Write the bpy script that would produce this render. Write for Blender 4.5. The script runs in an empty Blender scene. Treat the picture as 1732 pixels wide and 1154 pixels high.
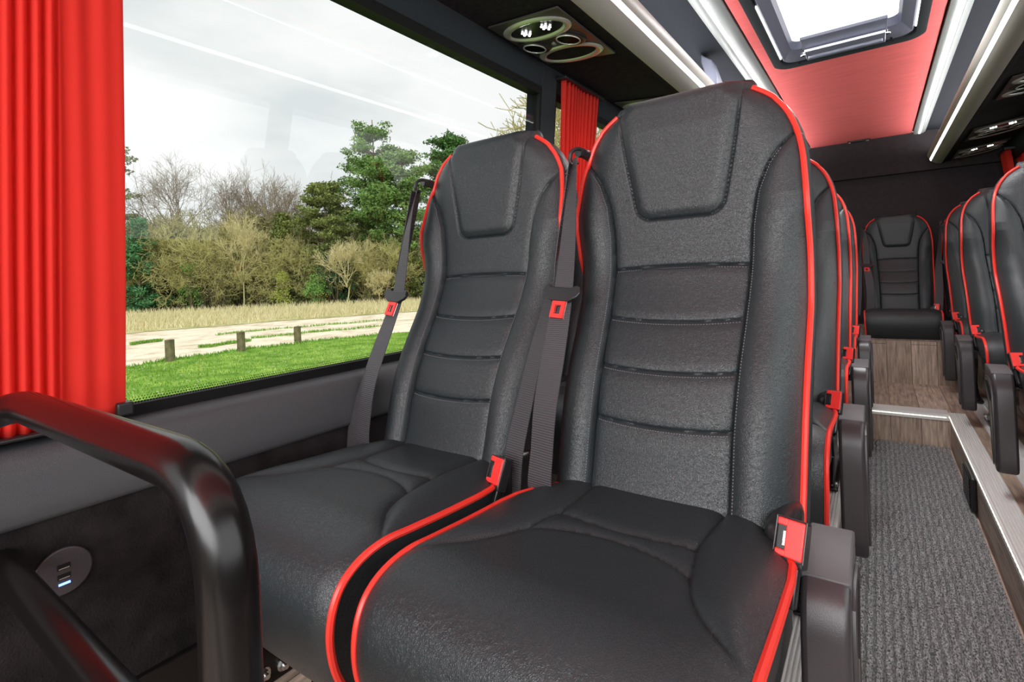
import bpy, bmesh, math, random
import numpy as np
from mathutils import Vector, Matrix
random.seed(7); rng = np.random.default_rng(7)
SC = bpy.context.scene; COL = SC.collection
EZ = 0.976                      # eye height above the aisle carpet; lengths below are given from the eye, z + EZ is the world height
# ------------------------------------------------------------------ camera
FPX = 870.0; PPX, PPY = 866.0, 466.0
YAW = math.atan2(618, 870); ROLL = math.atan(0.042)
fw = np.array([-math.sin(YAW), math.cos(YAW), 0.0]); rr = np.array([math.cos(YAW), math.sin(YAW), 0.0]); uu = np.array([0, 0, 1.0])
CR = math.cos(ROLL) * rr - math.sin(ROLL) * uu
CU = math.cos(ROLL) * uu + math.sin(ROLL) * rr
cam_d = bpy.data.cameras.new('camera'); cam = bpy.data.objects.new('camera', cam_d); COL.objects.link(cam)
cam.matrix_world = Matrix(((CR[0], CU[0], -fw[0], 0), (CR[1], CU[1], -fw[1], 0), (CR[2], CU[2], -fw[2], EZ), (0, 0, 0, 1)))
cam_d.sensor_width = 36; cam_d.lens = 36 * FPX / 1732
cam_d.shift_y = (PPY - 577) / 1732
cam_d.clip_start = 0.02; cam_d.clip_end = 500
SC.camera = cam
# ------------------------------------------------------------------ world and light
SKY = 1.03
w = bpy.data.worlds.new('overcast'); SC.world = w; w.use_nodes = True
nt = w.node_tree; nt.nodes.clear()
def N(nt, t, **kw):
    n = nt.nodes.new(t)
    for k, v in kw.items():
        if k in n.inputs.keys() if isinstance(k, str) else False: n.inputs[k].default_value = v
        else: setattr(n, k, v)
    return n
wo = N(nt, 'ShaderNodeOutputWorld'); bg = N(nt, 'ShaderNodeBackground'); tc = N(nt, 'ShaderNodeTexCoord')
mp = N(nt, 'ShaderNodeMapping'); mp.inputs['Scale'].default_value = (1.6, 1.6, 4.5)
nz = N(nt, 'ShaderNodeTexNoise'); nz.inputs['Scale'].default_value = 1.5; nz.inputs['Detail'].default_value = 5; nz.inputs['Roughness'].default_value = .5
cr = N(nt, 'ShaderNodeValToRGB')
cr.color_ramp.elements[0].position = .36; cr.color_ramp.elements[0].color = (.76, .80, .81, 1)
cr.color_ramp.elements[1].position = .60; cr.color_ramp.elements[1].color = (.99, 1.0, .99, 1)
L = nt.links
L.new(tc.outputs['Generated'], mp.inputs['Vector']); L.new(mp.outputs[0], nz.inputs['Vector']); L.new(nz.outputs['Fac'], cr.inputs[0])
L.new(cr.outputs[0], bg.inputs[0]); bg.inputs[1].default_value = SKY; L.new(bg.outputs[0], wo.inputs[0])
sun_d = bpy.data.lights.new('veiled_sun', 'SUN'); sun_d.energy = 1.9; sun_d.angle = math.radians(40); sun_d.color = (1, .97, .9)
sun = bpy.data.objects.new('veiled_sun', sun_d); COL.objects.link(sun); sun.rotation_euler = (math.radians(38), math.radians(18), math.radians(20))
LED = 5.0
def area(name, loc, rot, sx, sy, e, col=(1, 1, 1)):
    d = bpy.data.lights.new(name, 'AREA'); d.shape = 'RECTANGLE'; d.size = sx; d.size_y = sy; d.energy = e; d.color = col
    o = bpy.data.objects.new(name, d); COL.objects.link(o); o.location = (loc[0], loc[1], loc[2] + EZ); o.rotation_euler = rot
    return o
area('windscreen_daylight', (-.1, -1.35, .42), (math.radians(72), 0, 0), 1.9, 1.0, 62)
area('roof_hatch_daylight', (-.08, 2.45, .96), (0, 0, 0), .4, .7, 20)
area('side_window_daylight', (.93, 1.6, .25), (0, math.radians(90), 0), .8, 5.0, 26)
SC.view_settings.view_transform = 'Standard'; SC.view_settings.look = 'None'
SC.view_settings.gamma = 1; SC.view_settings.exposure = 0.0; SC.view_settings.use_curve_mapping = False

# ------------------------------------------------------------------ materials
def mat(name, col, rough=.5, metal=0, spec=.5, coat=0, bump=None, var=None, emit=None, sheen=0, coords='Object'):
    """bump = (kind, scale, strength, distance) ; var = (scale, amount, stretch)"""
    m = bpy.data.materials.new(name); m.use_nodes = True; t = m.node_tree; b = t.nodes['Principled BSDF']
    b.inputs['Base Color'].default_value = (*col, 1); b.inputs['Roughness'].default_value = rough; b.inputs['Metallic'].default_value = metal
    b.inputs['Specular IOR Level'].default_value = spec; b.inputs['Coat Weight'].default_value = coat
    if sheen: b.inputs['Sheen Weight'].default_value = sheen
    if emit: b.inputs['Emission Color'].default_value = (*emit[0], 1); b.inputs['Emission Strength'].default_value = emit[1]
    c = N(t, 'ShaderNodeTexCoord')
    if var:
        mp = N(t, 'ShaderNodeMapping'); mp.inputs['Scale'].default_value = var[2] if len(var) > 2 else (1, 1, 1)
        n = N(t, 'ShaderNodeTexNoise'); n.inputs['Scale'].default_value = var[0]; n.inputs['Detail'].default_value = 5
        t.links.new(c.outputs[coords], mp.inputs[0]); t.links.new(mp.outputs[0], n.inputs['Vector'])
        r = N(t, 'ShaderNodeValToRGB'); a = var[1]
        r.color_ramp.elements[0].position = .3; r.color_ramp.elements[1].position = .7
        r.color_ramp.elements[0].color = (*[x * (1 - a) for x in col], 1); r.color_ramp.elements[1].color = (*[min(1, x * (1 + a)) for x in col], 1)
        t.links.new(n.outputs['Fac'], r.inputs[0]); t.links.new(r.outputs[0], b.inputs['Base Color'])
    if bump:
        k, s, st, ds = bump
        if k == 'voronoi':
            n = N(t, 'ShaderNodeTexVoronoi', feature='DISTANCE_TO_EDGE'); n.inputs['Scale'].default_value = s; out = n.outputs['Distance']
        else:
            n = N(t, 'ShaderNodeTexNoise'); n.inputs['Scale'].default_value = s; n.inputs['Detail'].default_value = 3; out = n.outputs['Fac']
        t.links.new(c.outputs[coords], n.inputs['Vector'])
        bp = N(t, 'ShaderNodeBump'); bp.inputs['Strength'].default_value = st; bp.inputs['Distance'].default_value = ds
        t.links.new(out, bp.inputs['Height']); t.links.new(bp.outputs[0], b.inputs['Normal'])
    return m
M = {}
def leather(name, col, rough):
    m = mat(name, col, rough, spec=.5)
    t = m.node_tree; b = t.nodes['Principled BSDF']; c = N(t, 'ShaderNodeTexCoord')
    v = N(t, 'ShaderNodeTexVoronoi', feature='DISTANCE_TO_EDGE'); v.inputs['Scale'].default_value = 390
    nd = N(t, 'ShaderNodeTexNoise'); nd.inputs['Scale'].default_value = 160; nd.inputs['Detail'].default_value = 3
    mx = N(t, 'ShaderNodeMix', data_type='RGBA'); mx.inputs['Factor'].default_value = .012
    t.links.new(c.outputs['Object'], nd.inputs['Vector'])
    t.links.new(c.outputs['Object'], mx.inputs['A']); t.links.new(nd.outputs['Color'], mx.inputs['B']); t.links.new(mx.outputs['Result'], v.inputs['Vector'])
    mr = N(t, 'ShaderNodeMapRange'); mr.inputs['From Max'].default_value = .35; t.links.new(v.outputs['Distance'], mr.inputs['Value'])
    n2 = N(t, 'ShaderNodeTexNoise'); n2.inputs['Scale'].default_value = 30; n2.inputs['Detail'].default_value = 4; t.links.new(c.outputs['Object'], n2.inputs['Vector'])
    ad = N(t, 'ShaderNodeMath', operation='MULTIPLY_ADD'); ad.inputs[1].default_value = .3; t.links.new(n2.outputs['Fac'], ad.inputs[0]); t.links.new(mr.outputs[0], ad.inputs[2])
    bp = N(t, 'ShaderNodeBump'); bp.inputs['Strength'].default_value = .5; bp.inputs['Distance'].default_value = .0005
    t.links.new(ad.outputs[0], bp.inputs['Height']); t.links.new(bp.outputs[0], b.inputs['Normal'])
    # worn patches: a little more or less shiny
    n3 = N(t, 'ShaderNodeTexNoise'); n3.inputs['Scale'].default_value = 7; n3.inputs['Detail'].default_value = 6; t.links.new(c.outputs['Object'], n3.inputs['Vector'])
    m3 = N(t, 'ShaderNodeMapRange'); m3.inputs['To Min'].default_value = rough - .07; m3.inputs['To Max'].default_value = rough + .09
    t.links.new(n3.outputs['Fac'], m3.inputs['Value']); t.links.new(m3.outputs[0], b.inputs['Roughness'])
    return m
M['leather'] = leather('black_leather', (.0195, .0255, .0285), .33)
M['ledge'] = leather('grey_leatherette', (.060, .062, .068), .42)
M['piping'] = mat('red_piping', (.78, .035, .022), .38)
M['stitch'] = mat('grey_thread', (.16, .16, .17), .7)
M['plastic'] = mat('black_plastic', (.016, .016, .017), .32)
M['gloss'] = mat('black_gloss_paint', (.006, .005, .005), .24, spec=.38, bump=('noise', 14, .03, .004))
M['armcap'] = mat('charcoal_grained_plastic', (.085, .080, .085), .55, bump=('noise', 900, .3, .0006))
M['arm'] = mat('dark_grained_plastic', (.040, .035, .038), .36, bump=('noise', 700, .25, .0006))
M['redplastic'] = mat('red_plastic', (.80, .035, .03), .34)
M['steel'] = mat('bright_steel', (.62, .62, .62), .22, metal=1)
M['alu'] = mat('brushed_aluminium', (.74, .74, .72), .45, metal=.35)
M['rim'] = mat('warm_grey_plastic', (.36, .35, .32), .42)
M['barplastic'] = mat('pale_grey_plastic', (.27, .29, .29), .42)
M['felt'] = mat('black_felt', (.017, .015, .016), .95, spec=.15, bump=('noise', 300, .4, .002), var=(60, .35))
M['rearfelt'] = mat('charcoal_felt', (.044, .037, .041), .95, spec=.15, bump=('noise', 260, .4, .002), var=(30, .12))
M['wallfelt'] = mat('dark_brown_felt', (.014, .0115, .012), .95, spec=.15, bump=('noise', 260, .5, .003), var=(22, .45))
M['covefelt'] = mat('blue_black_fabric', (.012, .014, .020), .9, spec=.2, bump=('noise', 300, .3, .002))
M['redceiling'] = mat('coral_red_fabric', (.90, .185, .185), .9, spec=.15, bump=('noise', 220, .3, .002), var=(9, .06, (1, 6, 1)))
M['hatchgrey'] = mat('blue_grey_plastic', (.17, .18, .24), .42)
M['frit'] = mat('black_window_border', (.008, .008, .008), .6, spec=.2)
M['pillar'] = mat('dark_slate_trim', (.026, .032, .037), .85, spec=.2)
M['olive'] = mat('grey_green_vinyl', (.13, .135, .105), .35)
M['vgrey'] = mat('dark_slate_panel', (.05, .045, .04), .35)
M['ring'] = mat('satin_silver_ring', (.62, .63, .58), .3, metal=.6)
M['led'] = mat('white_led', (1, 1, 1), .5, emit=((1.0, .985, .96), LED))
M['steplamp'] = mat('warm_step_led', (1, 1, 1), .5, emit=((1.0, .95, .80), 1.25))
M['spot'] = mat('spot_led', (1, 1, 1), .5, emit=((1, 1, .97), 8))
M['blueled'] = mat('blue_led', (.1, .1, 1), .5, emit=((.10, .22, 1.0), 6))
M['hatchglass'] = mat('glowing_hatch_dome', (.9, .9, .9), .4, emit=((1, 1, 1), 1.6))  # emission stands in for daylight coming through the dome
M['mark'] = mat('dark_red_mark', (.35, .05, .05), .5)
def fabric_mat():
    m = bpy.data.materials.new('red_curtain_cloth'); m.use_nodes = True; t = m.node_tree; b = t.nodes['Principled BSDF']; o = t.nodes['Material Output']
    b.inputs['Base Color'].default_value = (.86, .07, .052, 1); b.inputs['Roughness'].default_value = .8; b.inputs['Specular IOR Level'].default_value = .2
    c = N(t, 'ShaderNodeTexCoord')
    n = N(t, 'ShaderNodeTexNoise'); n.inputs['Scale'].default_value = 600; t.links.new(c.outputs['Object'], n.inputs['Vector'])
    bp = N(t, 'ShaderNodeBump'); bp.inputs['Strength'].default_value = .25; bp.inputs['Distance'].default_value = .0006
    t.links.new(n.outputs['Fac'], bp.inputs['Height']); t.links.new(bp.outputs[0], b.inputs['Normal'])
    tr = N(t, 'ShaderNodeBsdfTranslucent'); tr.inputs[0].default_value = (.90, .075, .052, 1)
    mx = N(t, 'ShaderNodeMixShader'); mx.inputs[0].default_value = .58
    t.links.new(b.outputs[0], mx.inputs[1]); t.links.new(tr.outputs[0], mx.inputs[2]); t.links.new(mx.outputs[0], o.inputs[0])
    return m
M['curtain'] = fabric_mat()
def glass_mat():
    m = bpy.data.materials.new('window_glass'); m.use_nodes = True; t = m.node_tree; t.nodes.clear()
    o = N(t, 'ShaderNodeOutputMaterial'); tr = N(t, 'ShaderNodeBsdfTransparent'); gl = N(t, 'ShaderNodeBsdfGlossy'); fr = N(t, 'ShaderNodeFresnel')
    tr.inputs[0].default_value = (.97, .985, .98, 1); gl.inputs['Roughness'].default_value = .0; fr.inputs[0].default_value = 1.45
    mx = N(t, 'ShaderNodeMixShader'); t.links.new(fr.outputs[0], mx.inputs[0]); t.links.new(tr.outputs[0], mx.inputs[1]); t.links.new(gl.outputs[0], mx.inputs[2]); t.links.new(mx.outputs[0], o.inputs[0])
    return m
M['glass'] = glass_mat()
def webbing():
    m = mat('seat_belt_webbing', (.058, .056, .062), .5, spec=.4); t = m.node_tree; b = t.nodes['Principled BSDF']
    c = N(t, 'ShaderNodeTexCoord'); wv = N(t, 'ShaderNodeTexWave', wave_type='BANDS', bands_direction='Y'); wv.inputs['Scale'].default_value = 75
    t.links.new(c.outputs['UV'], wv.inputs['Vector'])
    bp = N(t, 'ShaderNodeBump'); bp.inputs['Strength'].default_value = .7; bp.inputs['Distance'].default_value = .001
    t.links.new(wv.outputs['Fac'], bp.inputs['Height']); t.links.new(bp.outputs[0], b.inputs['Normal'])
    return m
M['belt'] = webbing()
def wood():
    m = mat('grey_brown_wood_vinyl', (.13, .10, .08), .45); t = m.node_tree; b = t.nodes['Principled BSDF']
    c = N(t, 'ShaderNodeTexCoord'); mp = N(t, 'ShaderNodeMapping'); mp.inputs['Rotation'].default_value = (0, 0, math.radians(90))
    geo = N(t, 'ShaderNodeNewGeometry'); sx = N(t, 'ShaderNodeSeparateXYZ'); t.links.new(c.outputs['Object'], sx.inputs[0])
    # boards run along the bus on floors; on risers (normal along y) they stand upright
    sn = N(t, 'ShaderNodeSeparateXYZ'); t.links.new(geo.outputs['Normal'], sn.inputs[0])
    ab = N(t, 'ShaderNodeMath', operation='ABSOLUTE'); t.links.new(sn.outputs['Y'], ab.inputs[0])
    gt = N(t, 'ShaderNodeMath', operation='GREATER_THAN'); gt.inputs[1].default_value = .7; t.links.new(ab.outputs[0], gt.inputs[0])
    mY = N(t, 'ShaderNodeMix'); t.links.new(gt.outputs[0], mY.inputs['Factor']); t.links.new(sx.outputs['Y'], mY.inputs['A']); t.links.new(sx.outputs['Z'], mY.inputs['B'])
    abx = N(t, 'ShaderNodeMath', operation='ABSOLUTE'); t.links.new(sn.outputs['X'], abx.inputs[0])
    gx = N(t, 'ShaderNodeMath', operation='GREATER_THAN'); gx.inputs[1].default_value = .7; t.links.new(abx.outputs[0], gx.inputs[0])
    mX = N(t, 'ShaderNodeMix'); t.links.new(gx.outputs[0], mX.inputs['Factor']); t.links.new(sx.outputs['X'], mX.inputs['A']); t.links.new(sx.outputs['Z'], mX.inputs['B'])
    cx = N(t, 'ShaderNodeCombineXYZ'); t.links.new(mY.outputs['Result'], cx.inputs['X']); t.links.new(mX.outputs['Result'], cx.inputs['Y'])
    br = N(t, 'ShaderNodeTexBrick'); br.inputs['Scale'].default_value = 1; br.inputs['Brick Width'].default_value = .9; br.inputs['Row Height'].default_value = .13
    br.inputs['Mortar Size'].default_value = .0012; br.inputs['Color1'].default_value = (.36, .28, .225, 1); br.inputs['Color2'].default_value = (.56, .46, .385, 1); br.inputs['Mortar'].default_value = (.04, .03, .025, 1)
    t.links.new(cx.outputs[0], br.inputs['Vector'])
    m2 = N(t, 'ShaderNodeMapping'); m2.inputs['Scale'].default_value = (4, 45, 1); t.links.new(cx.outputs[0], m2.inputs[0])
    n = N(t, 'ShaderNodeTexNoise'); n.inputs['Scale'].default_value = 1.6; n.inputs['Detail'].default_value = 8; n.inputs['Roughness'].default_value = .65; t.links.new(m2.outputs[0], n.inputs['Vector'])
    r = N(t, 'ShaderNodeValToRGB'); r.color_ramp.elements[0].position = .3; r.color_ramp.elements[0].color = (.35, .32, .30, 1); r.color_ramp.elements[1].position = .68; r.color_ramp.elements[1].color = (1.25, 1.2, 1.15, 1)
    t.links.new(n.outputs['Fac'], r.inputs[0])
    mm = N(t, 'ShaderNodeMix', data_type='RGBA', blend_type='MULTIPLY'); mm.inputs['Factor'].default_value = 1
    t.links.new(br.outputs['Color'], mm.inputs['A']); t.links.new(r.outputs[0], mm.inputs['B']); t.links.new(mm.outputs['Result'], b.inputs['Base Color'])
    return m
M['wood'] = wood()
def carpet():
    m = mat('ribbed_grey_carpet', (.12, .12, .12), .95, spec=.1); t = m.node_tree; b = t.nodes['Principled BSDF']
    c = N(t, 'ShaderNodeTexCoord'); n = N(t, 'ShaderNodeTexNoise'); n.inputs['Scale'].default_value = 260; n.inputs['Detail'].default_value = 3; n.inputs['Roughness'].default_value = .6
    mp = N(t, 'ShaderNodeMapping'); mp.inputs['Scale'].default_value = (1, .55, 1)
    t.links.new(c.outputs['Object'], mp.inputs[0]); t.links.new(mp.outputs[0], n.inputs['Vector'])
    r = N(t, 'ShaderNodeValToRGB'); r.color_ramp.elements[0].position = .36; r.color_ramp.elements[0].color = (.05, .052, .055, 1); r.color_ramp.elements[1].position = .66; r.color_ramp.elements[1].color = (.40, .41, .41, 1)
    t.links.new(n.outputs['Fac'], r.inputs[0]); t.links.new(r.outputs[0], b.inputs['Base Color'])
    bp = N(t, 'ShaderNodeBump'); bp.inputs['Strength'].default_value = .6; bp.inputs['Distance'].default_value = .003
    t.links.new(n.outputs['Fac'], bp.inputs['Height']); t.links.new(bp.outputs[0], b.inputs['Normal'])
    return m
M['carpet'] = carpet()
# outdoors
def ground_mat(name, c1, c2, scale, stretch=(1, 1, 1), c3=None):
    m = mat(name, c1, .95, spec=.1); t = m.node_tree; b = t.nodes['Principled BSDF']; c = N(t, 'ShaderNodeTexCoord')
    mp = N(t, 'ShaderNodeMapping'); mp.inputs['Scale'].default_value = stretch; t.links.new(c.outputs['Object'], mp.inputs[0])
    n = N(t, 'ShaderNodeTexNoise'); n.inputs['Scale'].default_value = scale; n.inputs['Detail'].default_value = 8; n.inputs['Roughness'].default_value = .65; t.links.new(mp.outputs[0], n.inputs['Vector'])
    r = N(t, 'ShaderNodeValToRGB'); r.color_ramp.elements[0].position = .35; r.color_ramp.elements[0].color = (*c1, 1); r.color_ramp.elements[1].position = .65; r.color_ramp.elements[1].color = (*c2, 1)
    if c3:
        e = r.color_ramp.elements.new(.5); e.color = (*c3, 1)
    t.links.new(n.outputs['Fac'], r.inputs[0]); t.links.new(r.outputs[0], b.inputs['Base Color'])
    return m
M['grassfield'] = ground_mat('lawn', (.10, .22, .025), (.36, .52, .10), 1.3)
M['sand'] = ground_mat('sandy_track', (.58, .48, .33), (.93, .85, .69), .8, (1, 1, 1), (.85, .74, .57))
M['verge'] = ground_mat('dry_verge', (.34, .38, .13), (.74, .66, .40), .7)
M['woodland'] = ground_mat('woodland_floor', (.06, .06, .03), (.16, .14, .07), .4)
M['blade'] = mat('grass_blade', (.20, .40, .05), .7, spec=.2)
M['dryblade'] = mat('dry_grass_blade', (.72, .65, .40), .8, spec=.1)
M['daisy'] = mat('daisy_white', (.85, .85, .8), .7)
M['post'] = mat('weathered_post', (.19, .16, .085), .9, var=(6, .5))
M['bark'] = mat('olive_grey_bark', (.24, .20, .11), .9, spec=.1, var=(2, .4))
M['darktwig'] = mat('grey_brown_twigs', (.25, .20, .14), .9, spec=.1)
M['olivetwig'] = mat('olive_twigs', (.47, .44, .19), .9, spec=.1)
M['paletwig'] = mat('pale_straw_twigs', (.66, .59, .33), .9, spec=.1)
M['pinebark'] = mat('reddish_pine_bark', (.28, .14, .07), .9, spec=.1, var=(3, .4))
M['pine'] = mat('pine_needles', (.11, .24, .07), .8, spec=.15)
M['pine2'] = mat('fresh_pine_needles', (.20, .34, .10), .8, spec=.15)
M['holly'] = mat('dark_holly_leaves', (.04, .11, .045), .6, spec=.3)
M['spruce'] = mat('bluish_evergreen_leaves', (.10, .27, .11), .7, spec=.2)
M['ivy'] = mat('bright_ivy_leaves', (.20, .42, .09), .6, spec=.3)
M['ivyyellow'] = mat('yellow_green_leaves', (.46, .52, .12), .7, spec=.2)
M['scrub'] = mat('olive_scrub_leaves', (.30, .33, .11), .9, spec=.1)
M['olivepine'] = mat('olive_pine_needles', (.24, .29, .09), .85, spec=.1)

# ------------------------------------------------------------------ mesh tools
class MB:
    def __init__(s): s.v = []; s.f = []; s.m = []; s.uv = {}
    def add(s, vs, fs, mi=0):
        o = len(s.v); s.v.extend([tuple(map(float, p)) for p in vs])
        for f in fs: s.f.append(tuple(i + o for i in f)); s.m.append(mi)
        return o
    def box(s, a, b, mi=0, rot=None, piv=None):
        x0, y0, z0 = a; x1, y1, z1 = b
        vs = [Vector(p) for p in ((x0,y0,z0),(x1,y0,z0),(x1,y1,z0),(x0,y1,z0),(x0,y0,z1),(x1,y0,z1),(x1,y1,z1),(x0,y1,z1))]
        if rot is not None:
            pv = Vector(piv) if piv is not None else sum(vs, Vector()) / 8
            vs = [rot @ (p - pv) + pv for p in vs]
        s.add(vs, [(0,3,2,1),(4,5,6,7),(0,1,5,4),(1,2,6,5),(2,3,7,6),(3,0,4,7)], mi); return s
    def tube(s, pts, r, n=12, cap=True, mi=0, closed=False):
        P = [Vector(p) for p in pts]; k = len(P); rs = r if hasattr(r, '__len__') else [r] * k
        T = [((P[(i+1) % k] - P[i-1]) if closed else (P[min(i+1, k-1)] - P[max(i-1, 0)])).normalized() for i in range(k)]
        a = Vector((0, 0, 1)) if abs(T[0].z) < .9 else Vector((1, 0, 0))
        nn = T[0].cross(a).normalized(); vs = []
        for i in range(k):
            nn = (nn - T[i] * nn.dot(T[i]))
            nn = nn.normalized() if nn.length > 1e-6 else T[i].orthogonal().normalized()
            bb = T[i].cross(nn)
            for j in range(n):
                t = 2 * math.pi * j / n; vs.append(P[i] + (nn * math.cos(t) + bb * math.sin(t)) * rs[i])
        fs = []
        for i in range(k if closed else k - 1):
            i2 = (i + 1) % k
            for j in range(n): fs.append((i*n+j, i*n+(j+1) % n, i2*n+(j+1) % n, i2*n+j))
        if cap and not closed: fs += [tuple(range(n-1, -1, -1)), tuple((k-1)*n + j for j in range(n))]
        s.add(vs, fs, mi); return s
    def extrude(s, prof, y0, y1, mi=0, closed=True, axis='y'):
        n = len(prof); vs = []
        for y in (y0, y1):
            for (p, q) in prof: vs.append((p, y, q) if axis == 'y' else ((y, p, q) if axis == 'x' else (p, q, y)))
        fs = [(i, (i+1) % n, n + (i+1) % n, n + i) for i in range(n if closed else n - 1)]
        if closed: fs += [tuple(range(n-1, -1, -1)), tuple(range(n, 2*n))]
        s.add(vs, fs, mi); return s
    def grid(s, P, mi=0, wrap=False):
        R = len(P); Cn = len(P[0]); vs = [p for row in P for p in row]; fs = []
        for i in range(R - 1):
            for j in range(Cn if wrap else Cn - 1):
                j2 = (j + 1) % Cn; fs.append((i*Cn+j, i*Cn+j2, (i+1)*Cn+j2, (i+1)*Cn+j))
        s.add(vs, fs, mi); return s
    def ellipsering(s, c, e1, e2, a, b, r, n=48, k=10, flat=1.0, mi=0):
        c, e1, e2 = Vector(c), Vector(e1), Vector(e2); nn = e1.cross(e2); vs = []; fs = []
        for i in range(n):
            t = 2*math.pi*i/n; p = c + e1*a*math.cos(t) + e2*b*math.sin(t); d = (e1*math.cos(t)/a + e2*math.sin(t)/b).normalized()
            for j in range(k):
                u = 2*math.pi*j/k; vs.append(p + d*r*math.cos(u) + nn*r*flat*math.sin(u))
        for i in range(n):
            for j in range(k): fs.append((i*k+j, i*k+(j+1) % k, ((i+1) % n)*k+(j+1) % k, ((i+1) % n)*k+j))
        s.add(vs, fs, mi); return s
    def disc(s, c, e1, e2, a, b, depth, n=40, mi=0):
        c, e1, e2 = Vector(c), Vector(e1), Vector(e2); nn = e1.cross(e2).normalized(); vs = []
        for h in (0, depth):
            for i in range(n):
                t = 2*math.pi*i/n; vs.append(c + e1*a*math.cos(t) + e2*b*math.sin(t) + nn*h)
        fs = [(i, (i+1) % n, n+(i+1) % n, n+i) for i in range(n)] + [tuple(range(n-1, -1, -1)), tuple(range(n, 2*n))]
        s.add(vs, fs, mi); return s
    def ribbon(s, pts, wd, w, t=.0016, mi=0):
        P = [Vector(p) for p in pts]; W = [Vector(d).normalized() for d in wd]; k = len(P); ws = w if hasattr(w, '__len__') else [w] * k; vs = []
        base = len(s.f); ln = 0; lens = []
        for i in range(k):
            if i: ln += (P[i]-P[i-1]).length
            lens.append(ln)
            T = (P[min(i+1, k-1)] - P[max(i-1, 0)]).normalized(); nn = T.cross(W[i]).normalized()
            a, b = P[i] - W[i]*ws[i]/2, P[i] + W[i]*ws[i]/2
            vs += [a - nn*t/2, b - nn*t/2, b + nn*t/2, a + nn*t/2]
        fs = []
        for i in range(k-1):
            for j in range(4): fs.append((i*4+j, i*4+(j+1) % 4, (i+1)*4+(j+1) % 4, (i+1)*4+j))
        fs += [(3, 2, 1, 0), tuple((k-1)*4 + j for j in range(4))]
        o = s.add(vs, fs, mi)
        for i in range(k):
            for j in range(4): s.uv[o+i*4+j] = (0 if j in (0, 3) else 1, lens[i])
        return s
def mk(name, mb, mats, parent=None, absolute=True, sharp=40, bevel=0, flat=False):
    """one mesh object; coordinates from the eye. Top-level: origin at its own foot. Child: relative to its thing."""
    if not isinstance(mats, (list, tuple)): mats = [mats]
    V = np.array(mb.v, float)
    if parent is None:
        lo, hi = V.min(0), V.max(0); o = np.array([(lo[0]+hi[0])/2, (lo[1]+hi[1])/2, lo[2]]); V = V - o; loc = (o[0], o[1], o[2] + EZ)
    else:
        loc = (0, 0, 0)
        if absolute: V = V - np.array([parent['_ox'], parent['_oy'], parent['_oz']])
    me = bpy.data.meshes.new(name); me.from_pydata(V.tolist(), [], mb.f)
    for m in mats: me.materials.append(M[m] if isinstance(m, str) else m)
    if len(mats) > 1: me.polygons.foreach_set('material_index', mb.m)
    if mb.uv:
        ul = me.uv_layers.new(name='UVMap')
        for lp in me.loops: ul.data[lp.index].uv = mb.uv.get(lp.vertex_index, (0, 0))
    if not flat:
        me.polygons.foreach_set('use_smooth', [True] * len(me.polygons))
        if sharp: me.set_sharp_from_angle(angle=math.radians(sharp))
    me.update()
    o = bpy.data.objects.new(name, me); COL.objects.link(o); o.location = loc
    if parent is not None: o.parent = parent
    if bevel:
        b = o.modifiers.new('bevel', 'BEVEL'); b.width = bevel; b.segments = 3; b.limit_method = 'ANGLE'; b.angle_limit = math.radians(40); b.harden_normals = False
    if parent is not None:
        o['_ox'], o['_oy'], o['_oz'] = parent['_ox'], parent['_oy'], parent['_oz']
    return o
def tag(o, label=None, cat=None, group=None, kind=None):
    if label: o['label'] = label
    if cat: o['category'] = cat
    if group: o['group'] = group
    if kind: o['kind'] = kind
    return o
def thing(name, loc, label, cat, group=None):
    o = bpy.data.objects.new(name, None); COL.objects.link(o); o.location = (loc[0], loc[1], loc[2] + EZ); o.empty_display_size = .05
    o['_ox'], o['_oy'], o['_oz'] = loc; tag(o, label, cat, group); return o
def struct(name, mb, mats, **k): return tag(mk(name, mb, mats, **k), kind='structure')
def dup(src, loc, rz=0, scale=1, label=None):
    def cp(o, par):
        c = o.copy(); COL.objects.link(c)
        if par is not None: c.parent = par
        for ch in [x for x in COL.objects if x.parent == o]: cp(ch, c)
        return c
    r = cp(src, None); r.location = (loc[0], loc[1], loc[2] + EZ); r.rotation_euler = (0, 0, rz)
    r.scale = (scale,)*3 if not hasattr(scale, '__len__') else scale
    if label: r['label'] = label
    return r
def ip(x, xs, ys): return float(np.interp(x, xs, ys))
def smooth_tab(xs, ys, n=400, sig=.03):
    g = np.linspace(xs[0], xs[-1], n); y = np.interp(g, xs, ys); dx = g[1]-g[0]; k = int(3*sig/dx)
    ker = np.exp(-.5*(np.arange(-k, k+1)*dx/sig)**2); ker /= ker.sum()
    yp = np.concatenate([2*y[0]-y[k:0:-1], y, 2*y[-1]-y[-2:-k-2:-1]]); return g, np.convolve(yp, ker, 'valid')
def catmull(P, n=8):
    P = [Vector(p) for p in P]; out = []
    for i in range(len(P)-1):
        p0, p1, p2, p3 = P[max(i-1, 0)], P[i], P[i+1], P[min(i+2, len(P)-1)]
        for k in range(n):
            t = k/n; out.append(.5*((2*p1)+(-p0+p2)*t+(2*p0-5*p1+4*p2-p3)*t*t+(-p0+3*p1-3*p2+p3)*t*t*t))
    out.append(P[-1]); return out
ZF, ZP = -.976, -.81             # aisle floor and seat platform

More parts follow.
